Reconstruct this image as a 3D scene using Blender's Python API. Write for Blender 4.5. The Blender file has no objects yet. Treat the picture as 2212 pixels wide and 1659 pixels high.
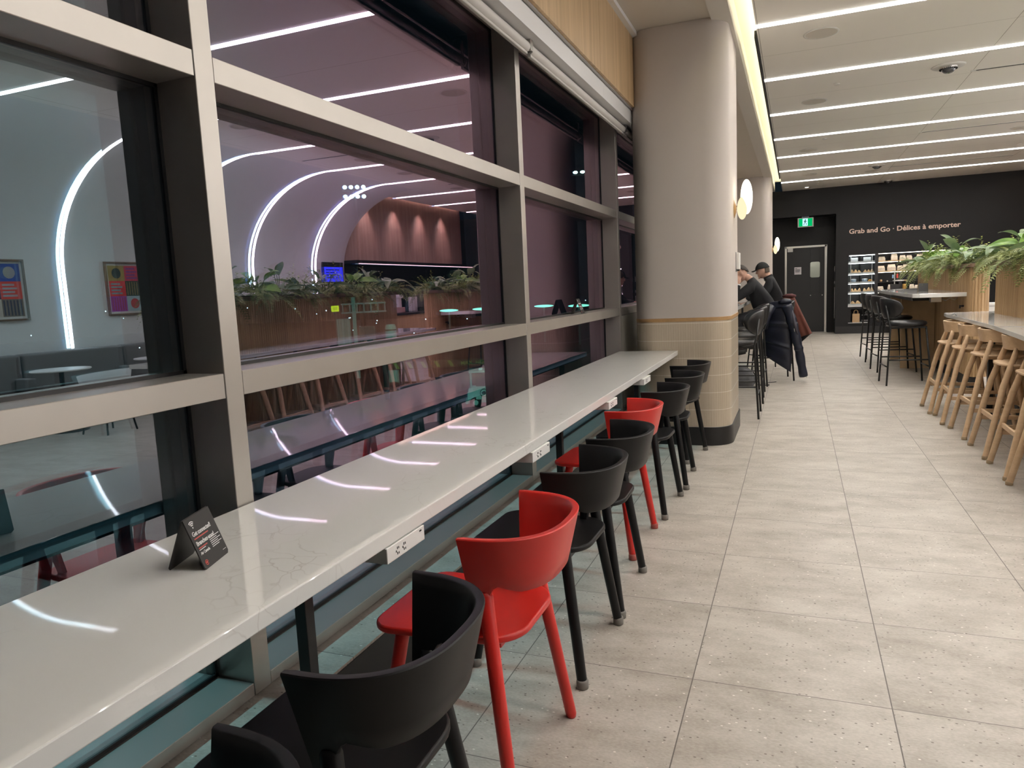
import bpy, bmesh, math, random
from mathutils import Vector, Matrix
PI = math.pi
C = bpy.context.scene.collection
random.seed(7)

# ------------------------------------------------------------------ materials
def nt_new(name):
    m = bpy.data.materials.new(name); m.use_nodes = True
    nt = m.node_tree; nt.nodes.clear()
    out = nt.nodes.new('ShaderNodeOutputMaterial')
    return m, nt, out

def N(nt, t, **kw):
    n = nt.nodes.new(t)
    for k, v in kw.items(): setattr(n, k, v)
    return n

def M(name, col, rough=.5, metal=0., spec=.5, noise=0., nscale=20., stretch=(1, 1, 1), bump=0., bscale=200., coat=0.):
    """plain painted / moulded surface with a little procedural unevenness"""
    m, nt, out = nt_new(name)
    b = N(nt, 'ShaderNodeBsdfPrincipled')
    b.inputs['Base Color'].default_value = (*col, 1); b.inputs['Roughness'].default_value = rough
    b.inputs['Metallic'].default_value = metal; b.inputs['Specular IOR Level'].default_value = spec
    b.inputs['Coat Weight'].default_value = coat
    nt.links.new(b.outputs[0], out.inputs[0])
    if noise or bump:
        tc = N(nt, 'ShaderNodeTexCoord'); mp = N(nt, 'ShaderNodeMapping')
        mp.inputs['Scale'].default_value = stretch
        nt.links.new(tc.outputs['Object'], mp.inputs[0])
    if noise:
        nz = N(nt, 'ShaderNodeTexNoise'); nz.inputs['Scale'].default_value = nscale; nz.inputs['Detail'].default_value = 6
        nt.links.new(mp.outputs[0], nz.inputs['Vector'])
        r = N(nt, 'ShaderNodeMapRange'); r.inputs[1].default_value = .25; r.inputs[2].default_value = .75
        r.inputs[3].default_value = 1 - noise; r.inputs[4].default_value = 1 + noise
        nt.links.new(nz.outputs[0], r.inputs[0])
        mx = N(nt, 'ShaderNodeMix', data_type='RGBA', blend_type='MULTIPLY'); mx.inputs[0].default_value = 1
        mx.inputs[6].default_value = (*col, 1)
        nt.links.new(r.outputs[0], mx.inputs[7]); nt.links.new(mx.outputs[2], b.inputs['Base Color'])
    if bump:
        n2 = N(nt, 'ShaderNodeTexNoise'); n2.inputs['Scale'].default_value = bscale
        nt.links.new(mp.outputs[0], n2.inputs['Vector'])
        bp = N(nt, 'ShaderNodeBump'); bp.inputs['Strength'].default_value = bump; bp.inputs['Distance'].default_value = .002
        nt.links.new(n2.outputs[0], bp.inputs['Height']); nt.links.new(bp.outputs[0], b.inputs['Normal'])
    return m

def EM(name, col, s):
    m, nt, out = nt_new(name)
    e = N(nt, 'ShaderNodeEmission'); e.inputs[0].default_value = (*col, 1); e.inputs[1].default_value = s
    nt.links.new(e.outputs[0], out.inputs[0]); return m

def BEAM(name, col, s, power, floor_):
    """downward-focused light line: brightest straight below, weaker to the sides (lens optics)"""
    m, nt, out = nt_new(name)
    ge = N(nt, 'ShaderNodeNewGeometry'); d = N(nt, 'ShaderNodeVectorMath', operation='DOT_PRODUCT')
    nt.links.new(ge.outputs['Incoming'], d.inputs[0]); d.inputs[1].default_value = (0, 0, -1)
    mx = N(nt, 'ShaderNodeMath', operation='MAXIMUM'); nt.links.new(d.outputs['Value'], mx.inputs[0]); mx.inputs[1].default_value = 0
    pw = N(nt, 'ShaderNodeMath', operation='POWER'); nt.links.new(mx.outputs[0], pw.inputs[0]); pw.inputs[1].default_value = power
    ad = N(nt, 'ShaderNodeMath', operation='MULTIPLY_ADD'); nt.links.new(pw.outputs[0], ad.inputs[0]); ad.inputs[1].default_value = s; ad.inputs[2].default_value = floor_
    e = N(nt, 'ShaderNodeEmission'); e.inputs[0].default_value = (*col, 1); nt.links.new(ad.outputs[0], e.inputs[1]); nt.links.new(e.outputs[0], out.inputs[0])
    return m

def WOOD(name, dark, light, axis=2, scale=26., rough=.45):
    m, nt, out = nt_new(name)
    b = N(nt, 'ShaderNodeBsdfPrincipled'); b.inputs['Roughness'].default_value = rough
    nt.links.new(b.outputs[0], out.inputs[0])
    tc = N(nt, 'ShaderNodeTexCoord'); mp = N(nt, 'ShaderNodeMapping')
    sc = [scale] * 3; sc[axis] = scale * .035; mp.inputs['Scale'].default_value = sc
    nt.links.new(tc.outputs['Object'], mp.inputs[0])
    nz = N(nt, 'ShaderNodeTexNoise'); nz.inputs['Scale'].default_value = 1; nz.inputs['Detail'].default_value = 5; nz.inputs['Roughness'].default_value = .65
    nt.links.new(mp.outputs[0], nz.inputs['Vector'])
    cr = N(nt, 'ShaderNodeValToRGB')
    cr.color_ramp.elements[0].position = .32; cr.color_ramp.elements[0].color = (*dark, 1)
    cr.color_ramp.elements[1].position = .68; cr.color_ramp.elements[1].color = (*light, 1)
    nt.links.new(nz.outputs[0], cr.inputs[0]); nt.links.new(cr.outputs[0], b.inputs['Base Color'])
    return m

def line_fac(nt, sep, axis, x0, pitch, w):
    """1 on joints every `pitch` along one axis"""
    def mth(op, a, b=None):
        n = N(nt, 'ShaderNodeMath', operation=op)
        for i, v in enumerate((a, b)):
            if v is None: continue
            if isinstance(v, (int, float)): n.inputs[i].default_value = v
            else: nt.links.new(v, n.inputs[i])
        return n.outputs[0]
    t = mth('DIVIDE', mth('SUBTRACT', sep.outputs[axis], x0), pitch)
    fr = mth('FRACT', mth('ADD', t, .5))
    d = mth('ABSOLUTE', mth('SUBTRACT', fr, .5))
    return mth('LESS_THAN', d, w * .5 / pitch), mth('FLOOR', t)

def STONE_TILE(name, x0, px, y0, py):
    m, nt, out = nt_new(name)
    b = N(nt, 'ShaderNodeBsdfPrincipled'); nt.links.new(b.outputs[0], out.inputs[0])
    tc = N(nt, 'ShaderNodeTexCoord'); sep = N(nt, 'ShaderNodeSeparateXYZ')
    nt.links.new(tc.outputs['Object'], sep.inputs[0])
    fx, ix = line_fac(nt, sep, 0, x0, px, .004); fy, iy = line_fac(nt, sep, 1, y0, py, .0032)
    cmb = N(nt, 'ShaderNodeCombineXYZ'); nt.links.new(ix, cmb.inputs[0]); nt.links.new(iy, cmb.inputs[1])
    wn = N(nt, 'ShaderNodeTexWhiteNoise'); nt.links.new(cmb.outputs[0], wn.inputs['Vector'])
    off = N(nt, 'ShaderNodeVectorMath', operation='MULTIPLY_ADD')
    nt.links.new(wn.outputs['Color'], off.inputs[0]); off.inputs[1].default_value = (9, 9, 9)
    nt.links.new(tc.outputs['Object'], off.inputs[2])
    mp = N(nt, 'ShaderNodeMapping'); mp.inputs['Scale'].default_value = (1.9, 3.4, 1)
    nt.links.new(off.outputs[0], mp.inputs[0])
    n1 = N(nt, 'ShaderNodeTexNoise'); n1.inputs['Scale'].default_value = 1.7; n1.inputs['Detail'].default_value = 9; n1.inputs['Roughness'].default_value = .66
    nt.links.new(mp.outputs[0], n1.inputs['Vector'])
    cr = N(nt, 'ShaderNodeValToRGB')
    e = cr.color_ramp.elements
    e[0].position = .28; e[0].color = (.30, .264, .222, 1); e[1].position = .68; e[1].color = (.50, .457, .405, 1)
    n1b = N(nt, 'ShaderNodeTexNoise'); n1b.inputs['Scale'].default_value = 46; n1b.inputs['Detail'].default_value = 4; nt.links.new(mp.outputs[0], n1b.inputs['Vector'])
    ml = N(nt, 'ShaderNodeMath', operation='MULTIPLY_ADD'); nt.links.new(n1b.outputs[0], ml.inputs[0]); ml.inputs[1].default_value = .42; nt.links.new(n1.outputs[0], ml.inputs[2])
    sb = N(nt, 'ShaderNodeMath', operation='SUBTRACT'); nt.links.new(ml.outputs[0], sb.inputs[0]); sb.inputs[1].default_value = .21
    nt.links.new(sb.outputs[0], cr.inputs[0])
    # small pits and pale chips
    n2 = N(nt, 'ShaderNodeTexVoronoi'); n2.inputs['Scale'].default_value = 75
    mp2 = N(nt, 'ShaderNodeMapping'); mp2.inputs['Scale'].default_value = (.6, 1, 1)
    nt.links.new(off.outputs[0], mp2.inputs[0]); nt.links.new(mp2.outputs[0], n2.inputs['Vector'])
    pit = N(nt, 'ShaderNodeMath', operation='LESS_THAN'); nt.links.new(n2.outputs['Distance'], pit.inputs[0]); pit.inputs[1].default_value = .2
    wn2 = N(nt, 'ShaderNodeSeparateColor'); nt.links.new(n2.outputs['Color'], wn2.inputs[0])
    dk = N(nt, 'ShaderNodeMath', operation='LESS_THAN'); nt.links.new(wn2.outputs[0], dk.inputs[0]); dk.inputs[1].default_value = .22
    lt = N(nt, 'ShaderNodeMath', operation='GREATER_THAN'); nt.links.new(wn2.outputs[0], lt.inputs[0]); lt.inputs[1].default_value = .93
    a1 = N(nt, 'ShaderNodeMath', operation='MULTIPLY'); nt.links.new(pit.outputs[0], a1.inputs[0]); nt.links.new(dk.outputs[0], a1.inputs[1])
    a2 = N(nt, 'ShaderNodeMath', operation='MULTIPLY'); nt.links.new(pit.outputs[0], a2.inputs[0]); nt.links.new(lt.outputs[0], a2.inputs[1])
    def mix(fac, c1, col):
        mx = N(nt, 'ShaderNodeMix', data_type='RGBA'); nt.links.new(fac, mx.inputs[0])
        nt.links.new(c1, mx.inputs[6]); mx.inputs[7].default_value = (*col, 1); return mx.outputs[2]
    c = mix(a1.outputs[0], cr.outputs[0], (.16, .135, .11))
    c = mix(a2.outputs[0], c, (.72, .68, .62))
    j = N(nt, 'ShaderNodeMath', operation='MAXIMUM'); nt.links.new(fx, j.inputs[0]); nt.links.new(fy, j.inputs[1])
    c = mix(j.outputs[0], c, (.12, .10, .09))
    nt.links.new(c, b.inputs['Base Color']); b.inputs['Roughness'].default_value = .42; b.inputs['Specular IOR Level'].default_value = .4
    return m

def PANEL(name, col, lines, rough=.6, linecol=(.3, .28, .25), dots=0.):
    """painted panels with fine joint lines: lines = [(axis, x0, pitch, width)]"""
    m, nt, out = nt_new(name)
    b = N(nt, 'ShaderNodeBsdfPrincipled'); nt.links.new(b.outputs[0], out.inputs[0]); b.inputs['Roughness'].default_value = rough
    tc = N(nt, 'ShaderNodeTexCoord'); sep = N(nt, 'ShaderNodeSeparateXYZ'); nt.links.new(tc.outputs['Object'], sep.inputs[0])
    cur = None
    for ax, x0, p, w in lines:
        f, _ = line_fac(nt, sep, ax, x0, p, w)
        if cur is None: cur = f
        else:
            mm = N(nt, 'ShaderNodeMath', operation='MAXIMUM'); nt.links.new(cur, mm.inputs[0]); nt.links.new(f, mm.inputs[1]); cur = mm.outputs[0]
    mx = N(nt, 'ShaderNodeMix', data_type='RGBA'); nt.links.new(cur, mx.inputs[0])
    mx.inputs[6].default_value = (*col, 1); mx.inputs[7].default_value = (*linecol, 1)
    res = mx.outputs[2]
    if dots:
        v = N(nt, 'ShaderNodeTexVoronoi'); v.inputs['Scale'].default_value = dots; v.inputs['Randomness'].default_value = 0
        nt.links.new(tc.outputs['Object'], v.inputs['Vector'])
        lt = N(nt, 'ShaderNodeMath', operation='LESS_THAN'); nt.links.new(v.outputs['Distance'], lt.inputs[0]); lt.inputs[1].default_value = .22
        m2 = N(nt, 'ShaderNodeMix', data_type='RGBA'); nt.links.new(lt.outputs[0], m2.inputs[0]); nt.links.new(res, m2.inputs[6])
        m2.inputs[7].default_value = (col[0] * .55, col[1] * .55, col[2] * .55, 1); res = m2.outputs[2]
    nt.links.new(res, b.inputs['Base Color'])
    return m

def QUARTZ(name):
    m, nt, out = nt_new(name)
    b = N(nt, 'ShaderNodeBsdfPrincipled'); nt.links.new(b.outputs[0], out.inputs[0])
    b.inputs['Roughness'].default_value = .03; b.inputs['Specular IOR Level'].default_value = .6
    tc = N(nt, 'ShaderNodeTexCoord')
    n0 = N(nt, 'ShaderNodeTexNoise'); n0.inputs['Scale'].default_value = 3; n0.inputs['Detail'].default_value = 4
    nt.links.new(tc.outputs['Object'], n0.inputs['Vector'])
    wv = N(nt, 'ShaderNodeVectorMath', operation='MULTIPLY_ADD'); nt.links.new(n0.outputs['Color'], wv.inputs[0]); wv.inputs[1].default_value = (.5, .5, .5)
    nt.links.new(tc.outputs['Object'], wv.inputs[2])
    v = N(nt, 'ShaderNodeTexVoronoi', feature='DISTANCE_TO_EDGE'); v.inputs['Scale'].default_value = 9; nt.links.new(wv.outputs[0], v.inputs['Vector'])
    lt = N(nt, 'ShaderNodeMapRange'); lt.inputs[1].default_value = 0; lt.inputs[2].default_value = .03; lt.inputs[3].default_value = 1; lt.inputs[4].default_value = 0
    nt.links.new(v.outputs['Distance'], lt.inputs[0])
    n1 = N(nt, 'ShaderNodeTexNoise'); n1.inputs['Scale'].default_value = 2.6; n1.inputs['Detail'].default_value = 3; nt.links.new(tc.outputs['Object'], n1.inputs['Vector'])
    g = N(nt, 'ShaderNodeMapRange'); g.inputs[1].default_value = .52; g.inputs[2].default_value = .68; nt.links.new(n1.outputs[0], g.inputs[0])
    f = N(nt, 'ShaderNodeMath', operation='MULTIPLY'); nt.links.new(lt.outputs[0], f.inputs[0]); nt.links.new(g.outputs[0], f.inputs[1])
    f2 = N(nt, 'ShaderNodeMath', operation='MULTIPLY'); nt.links.new(f.outputs[0], f2.inputs[0]); f2.inputs[1].default_value = .45
    mx = N(nt, 'ShaderNodeMix', data_type='RGBA'); nt.links.new(f2.outputs[0], mx.inputs[0])
    mx.inputs[6].default_value = (.78, .765, .735, 1); mx.inputs[7].default_value = (.42, .37, .33, 1)
    nt.links.new(mx.outputs[2], b.inputs['Base Color'])
    return m

def GLASS(name, tint=(.62, .74, .72), r0=.13, r1=.3, ramp=None):
    """coated pane: real mirror reflection over clear, tinted transmission"""
    m, nt, out = nt_new(name)
    lw = N(nt, 'ShaderNodeLayerWeight'); lw.inputs[0].default_value = .5
    mr = N(nt, 'ShaderNodeMapRange'); mr.inputs[1].default_value = .2; mr.inputs[2].default_value = .9
    mr.inputs[3].default_value = r0; mr.inputs[4].default_value = r1
    nt.links.new(lw.outputs['Facing'], mr.inputs[0])
    g = N(nt, 'ShaderNodeBsdfGlossy'); g.inputs['Roughness'].default_value = 0
    if ramp:
        cr = N(nt, 'ShaderNodeValToRGB'); el = cr.color_ramp.elements
        for i, (p, c) in enumerate(ramp):
            x = el[i] if i < 2 else el.new(p)
            x.position = p; x.color = (*c, 1)
        nt.links.new(lw.outputs['Facing'], cr.inputs[0])
        ge = N(nt, 'ShaderNodeNewGeometry'); mb = N(nt, 'ShaderNodeMix', data_type='RGBA', blend_type='MULTIPLY')
        nt.links.new(ge.outputs['Backfacing'], mb.inputs[0]); nt.links.new(cr.outputs[0], mb.inputs[6]); mb.inputs[7].default_value = (.62, .86, 1., 1)
        nt.links.new(mb.outputs[2], g.inputs[0])
    t = N(nt, 'ShaderNodeBsdfTransparent'); t.inputs[0].default_value = (*tint, 1)
    mx = N(nt, 'ShaderNodeMixShader'); nt.links.new(mr.outputs[0], mx.inputs[0])
    nt.links.new(t.outputs[0], mx.inputs[1]); nt.links.new(g.outputs[0], mx.inputs[2]); nt.links.new(mx.outputs[0], out.inputs[0])
    return m

# ------------------------------------------------------------------ geometry
class MB:
    def __init__(s): s.v = []; s.f = []
    def add(s, vs, fs):
        o = len(s.v); s.v += [tuple(v) for v in vs]; s.f += [tuple(i + o for i in f) for f in fs]; return s
    def box(s, x0, x1, y0, y1, z0, z1):
        return s.add([(x0, y0, z0), (x1, y0, z0), (x1, y1, z0), (x0, y1, z0), (x0, y0, z1), (x1, y0, z1), (x1, y1, z1), (x0, y1, z1)],
                     [(0, 3, 2, 1), (4, 5, 6, 7), (0, 1, 5, 4), (1, 2, 6, 5), (2, 3, 7, 6), (3, 0, 4, 7)])
    def obox(s, c, size, rot):
        a, b, d = [q / 2 for q in size]; m = rot.to_3x3() if hasattr(rot, 'to_3x3') else rot
        t = MB().box(-a, a, -b, b, -d, d); c = Vector(c)
        return s.add([c + m @ Vector(v) for v in t.v], t.f)
    def prism(s, poly, z0, z1):
        n = len(poly)
        return s.add([(x, y, z0) for x, y in poly] + [(x, y, z1) for x, y in poly],
                     [tuple(range(n - 1, -1, -1)), tuple(range(n, 2 * n))] + [(i, (i + 1) % n, n + (i + 1) % n, n + i) for i in range(n)])
    def prism_ax(s, poly, a0, a1, axis):
        """polygon in the two other axes, extruded along `axis` (0: poly is (y,z); 1: poly is (x,z))"""
        n = len(poly)
        if axis == 0: f = lambda a, p: (a, p[0], p[1])
        else: f = lambda a, p: (p[0], a, p[1])
        vs = [f(a0, p) for p in poly] + [f(a1, p) for p in poly]
        return s.add(vs, [tuple(range(n - 1, -1, -1)), tuple(range(n, 2 * n))] + [(i, (i + 1) % n, n + (i + 1) % n, n + i) for i in range(n)])
    def tube(s, pts, r, n=10, cap=True):
        pts = [Vector(p) for p in pts]; k = len(pts)
        rs = [r] * k if isinstance(r, (int, float)) else list(r)
        up = None; rings = []
        for i, p in enumerate(pts):
            d = (pts[min(i + 1, k - 1)] - pts[max(i - 1, 0)]).normalized()
            if up is None:
                up = Vector((0, 0, 1)) if abs(d.z) < .9 else Vector((1, 0, 0))
            a = d.cross(up)
            if a.length < 1e-6: a = d.cross(Vector((0, 1, 0)))
            a.normalize(); b = a.cross(d).normalized(); up = b
            rings.append([p + rs[i] * (math.cos(2 * PI * j / n) * a + math.sin(2 * PI * j / n) * b) for j in range(n)])
        return s.loft(rings, True, cap)
    def loft(s, rings, closed=True, cap=True):
        n = len(rings[0]); vs = [v for r in rings for v in r]; fs = []
        m = n if closed else n - 1
        for i in range(len(rings) - 1):
            for j in range(m):
                fs.append((i * n + j, i * n + (j + 1) % n, (i + 1) * n + (j + 1) % n, (i + 1) * n + j))
        if cap:
            fs.append(tuple(range(n - 1, -1, -1))); o = (len(rings) - 1) * n; fs.append(tuple(range(o, o + n)))
        return s.add(vs, fs)
    def lathe(s, prof, c=(0, 0, 0), n=24, axis=2):
        c = Vector(c); rings = []
        for r, z in prof:
            ring = []
            for j in range(n):
                a = 2 * PI * j / n; x, y = r * math.cos(a), r * math.sin(a)
                ring.append(c + (Vector((x, y, z)) if axis == 2 else Vector((z, x, y)) if axis == 0 else Vector((y, z, x))))
            rings.append(ring)
        return s.loft(rings, True, tuple(prof[0]) != tuple(prof[-1]))
    def ell(s, c, r, n=16, m=10, rot=None):
        c = Vector(c); rings = []
        for i in range(m + 1):
            t = PI * i / m; t = min(max(t, .02), PI - .02)
            ring = []
            for j in range(n):
                a = 2 * PI * j / n
                v = Vector((r[0] * math.sin(t) * math.cos(a), r[1] * math.sin(t) * math.sin(a), -r[2] * math.cos(t)))
                ring.append(c + (rot @ v if rot else v))
            rings.append(ring)
        return s.loft(rings, True, True)
    def xf(s, mat):
        s.v = [tuple(mat @ Vector(v)) for v in s.v]; return s

def mesh_of(mb, name, smooth=False):
    me = bpy.data.meshes.new(name); me.from_pydata(mb.v, [], mb.f); me.validate()
    bm = bmesh.new(); bm.from_mesh(me); bmesh.ops.recalc_face_normals(bm, faces=bm.faces); bm.to_mesh(me); bm.free()
    if smooth:
        me.polygons.foreach_set('use_smooth', [True] * len(me.polygons))
    return me

def obj(name, mb, mat, parent=None, smooth=False, bevel=0., seg=2, sub=0, solid=0., auto=None):
    me = mesh_of(mb, name, smooth or bool(auto))
    me.materials.append(mat)
    o = bpy.data.objects.new(name, me); C.objects.link(o)
    if auto: me.set_sharp_from_angle(angle=math.radians(auto))
    if solid:
        md = o.modifiers.new('solid', 'SOLIDIFY'); md.thickness = solid; md.offset = 0
    if bevel:
        md = o.modifiers.new('bevel', 'BEVEL'); md.width = bevel; md.segments = seg; md.limit_method = 'ANGLE'; md.angle_limit = math.radians(40)
    if sub:
        md = o.modifiers.new('sub', 'SUBSURF'); md.levels = sub; md.render_levels = sub
    if parent: o.parent = parent
    return o

def tag(o, label, cat, group=None, kind=None):
    o['label'] = label
    if cat: o['category'] = cat
    if group: o['group'] = group
    if kind: o['kind'] = kind
    return o

def thing(name, label, cat, loc=(0, 0, 0), rotz=0., group=None, kind=None):
    o = bpy.data.objects.new(name, None); C.objects.link(o); o.empty_display_size = .1
    o.location = loc; o.rotation_euler = (0, 0, rotz)
    return tag(o, label, cat, group, kind)

def struct(name, mb, mat, label=None, cat='wall', parent=None, **kw):
    o = obj(name, mb, mat, parent, **kw); o['kind'] = 'structure'
    if parent is None: tag(o, label or name.replace('_', ' '), cat)
    return o

def kids(o): return [x for x in C.objects if x.parent is o]
def dup(root, loc, rotz=None, label=None, group=None, mats=None, scale=None):
    """copy of a thing with copies of its parts and sub-parts"""
    def cp(o, par):
        c = o.copy(); C.objects.link(c)
        if par: c.parent = par
        for k in kids(o): cp(k, c)
        return c
    r = cp(root, None); r.location = loc
    if rotz is not None: r.rotation_euler = (0, 0, rotz)
    if scale is not None: r.scale = (scale,) * 3 if isinstance(scale, (int, float)) else scale
    if label: r['label'] = label
    if group: r['group'] = group
    return r

def text(name, body, size, mat, mw, parent=None, extrude=.002, bold=0., align='LEFT', spacing=1.):
    cu = bpy.data.curves.new(name, 'FONT'); cu.body = body; cu.size = size; cu.extrude = extrude; cu.offset = bold * size
    cu.align_x = align; cu.space_character = spacing; cu.resolution_u = 3
    t = bpy.data.objects.new(name + '_tmp', cu); C.objects.link(t)
    dg = bpy.context.evaluated_depsgraph_get()
    me = bpy.data.meshes.new_from_object(t.evaluated_get(dg)); bpy.data.objects.remove(t); bpy.data.curves.remove(cu)
    me.materials.clear(); me.materials.append(mat); me.transform(mw); me.name = name
    o = bpy.data.objects.new(name, me); C.objects.link(o)
    if parent: o.parent = parent
    return o

def frame_mat(o, xdir, ydir):
    """matrix whose local X, Y run along xdir, ydir from origin o"""
    x = Vector(xdir).normalized(); y = Vector(ydir); y = (y - x * y.dot(x)).normalized(); z = x.cross(y)
    return Matrix(((x.x, y.x, z.x, o[0]), (x.y, y.y, z.y, o[1]), (x.z, y.z, z.z, o[2]), (0, 0, 0, 1)))

def lamp(name, kind, loc, energy, col, target=None, soft=.05, **kw):
    d = bpy.data.lights.new(name, kind); d.energy = energy; d.color = col
    if kind in ('POINT', 'SPOT'): d.shadow_soft_size = soft
    for k, v in kw.items(): setattr(d, k, v)
    o = bpy.data.objects.new(name, d); C.objects.link(o); o.location = loc
    if target is not None: o.rotation_euler = (Vector(target) - Vector(loc)).to_track_quat('-Z', 'Y').to_euler()
    return o

ORD = ['first', 'second', 'third', 'fourth', 'fifth', 'sixth', 'seventh', 'eighth', 'ninth', 'tenth', 'eleventh', 'twelfth', 'thirteenth', 'fourteenth', 'fifteenth']
# ------------------------------------------------------------------ palette
mFRAME = M('window_metal', (.52, .485, .445), .36, metal=.7, noise=.04, nscale=6)
mBLACK = M('black_panel', (.006, .0054, .006), .5, spec=.35, noise=.08, nscale=4)
mBLACK2 = M('black_base', (.012, .011, .0115), .42)
mGASK = M('black_gasket', (.006, .006, .007), .4)
mCREAM = M('cream_plaster', (.52, .465, .425), .75, bump=.12, bscale=500)
mWHITE = M('white_metal', (.78, .77, .77), .4)
mWPLAS = M('white_plastic', (.78, .76, .73), .4)
mDARK = M('near_black', (.004, .004, .005), .6)
mCHROME = M('brushed_steel', (.62, .60, .57), .28, metal=1)
mBRASS = M('oak_trim', (.42, .25, .11), .45, noise=.12, nscale=18)
mOAK = WOOD('oak_slats', (.37, .23, .11), (.58, .395, .215))
mOAKF = WOOD('oak_fascia', (.43, .285, .15), (.60, .42, .24), scale=18)
mOAKS = WOOD('oak_stool_wood', (.56, .375, .22), (.70, .50, .32), axis=0, scale=14)
mQUARTZ = QUARTZ('white_quartz')
mFLOOR = STONE_TILE('stone_tile', -.3456, .6434, 2.495, .6372)
mCEIL = PANEL('ceiling_panel', (.94, .90, .85), [(0, 1.80, 2.12, .006), (1, 7.87, 1.838, .004)], .7, (.42, .38, .33))
mPERF = PANEL('perforated_ceiling', (.60, .545, .48), [(1, 5.2, 1.2, .004)], .7, (.4, .36, .31), dots=70)
mWALLR = M('cove_paint', (.80, .79, .79), .8)
mKIT = PANEL('kit_kat_tile', (.50, .42, .325), [(2, .163, .1525, .006)], .22, (.66, .60, .51))
mSTRIP = BEAM('led_strip', (1., .965, .915), 90., 1.4, 4.)
mSTRIPW = EM('led_strip_wall', (1., .97, .95), 34.)
mPANE = GLASS('window_pane', (.60, .73, .71), .26, .47,
              [(.22, (.74, .88, 1.)), (.42, (.95, .70, 1.)), (.62, (1., .66, .92)), (.85, (.98, .64, .80))])

# ------------------------------------------------------------------ floor, ceilings
YB, YF = -4.2, 19.75
struct('floor', MB().box(-1.35, 7.2, YB, 21.2, -.2, 0), mFLOOR, 'grey beige stone tile floor of the aisle', 'floor')
G = MB()
G.box(-.335, 4.05, YB, 13.45, 3.6, 3.645); G.box(-.335, 5.0, 13.45, YF, 3.6, 3.645)
struct('ceiling', G, mCEIL, 'flat beige panelled ceiling between the white light lines', 'ceiling')
# cove: the ceiling bends down into the right-hand wall
ELL = [(4.05 + 1.85 * math.sin(t * PI / 2 / 20), 2.0 + 1.6 * math.cos(t * PI / 2 / 20)) for t in range(21)]
poly = ELL + [(5.9, 0), (6.2, 0), (6.2, 3.9), (4.05, 3.9)]
G = MB(); n = len(poly)
G.add([(x, y, z) for y in (YB, 13.45) for x, z in poly], [(i, (i + 1) % n, n + (i + 1) % n, n + i) for i in range(n)] + [tuple(range(n)), tuple(range(2 * n - 1, n - 1, -1))])
struct('wall_right', G, mWALLR, 'pale wall that curves up into the ceiling opposite the windows', 'wall', auto=30)
struct('wall_blocker', MB().box(-2.0, 6.2, -1.5, -1.3, 0, 4.0), mBLACK, 'unseen black wall added close behind the camera to block bounced light', 'wall')  # unseen, black and close behind the camera to cut bounced light

struct('ceiling_window', MB().box(-1.48, -.655, YB, YF, 3.565, 3.62), mPERF, 'lower perforated ceiling strip along the windows', 'ceiling')
struct('trim_1', MB().box(-.655, -.50, YB, 19.2, 3.545, 3.80), M('beam_paint', (.66, .615, .57), .7), 'grey bulkhead running beside the lit ceiling slot', 'trim')
struct('trim_2', MB().box(-.50, -.25, YB, 19.2, 3.775, 3.80), M('slot_paint', (.80, .78, .66), .7), 'pale lining of the lit ceiling slot', 'trim')
struct('trim_3', MB().box(-1.314, -1.272, YB, 16.4, 3.53, 3.564), mWHITE, 'white edge strip where wood meets ceiling', 'trim')
t = thing('cove_light', 'warm light line hidden in the slot beside the main ceiling', 'light', (-.27, 7, 3.65))
obj('led_tape', MB().box(-.03, -.01, YB - 7 + .2, 12.1, 0.0, .012), EM('warm_led', (1., .93, .66), 22.), t)
obj('holder', MB().box(-.012, .0, YB - 7 + .2, 12.1, -.006, .02), mWHITE, t)
t = tag(obj('slot_diffuser', MB().box(-.362, -.337, 7.2, 17.2, 3.585, 3.65), mDARK), 'long black air slot along the edge of the main ceiling', 'vent')
# oak fascia and white roller-blind valance above the windows
G = MB()
for k in range(11):
    y0 = YB + k * 1.9; G.box(-1.36, -1.314, y0 + .002, min(y0 + 1.898, 16.4), 2.957, 3.564)
    if y0 + 1.9 > 16.3: break
struct('wall_left_fascia', G, mOAKF, 'light oak boards above the window blinds', 'wall')
G = MB(); ys = [YB + 2.43 * k for k in range(9)]
for a in ys:
    b = min(a + 2.428, 16.38)
    if b > a: G.box(-1.356, -1.352, a, b, 2.83, 2.945); G.box(-1.445, -1.356, a, b, 2.83, 2.834); G.box(-1.48, -1.352, a, b, 2.941, 2.945)
struct('trim_4', G, mWHITE, 'white metal valance that hides the roller blinds', 'trim')
struct('trim_5', MB().box(-1.40, -1.335, YB, 16.4, 2.945, 2.957), M('grey_rail', (.35, .33, .31), .5), 'thin grey rail under the oak boards', 'trim')

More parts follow.
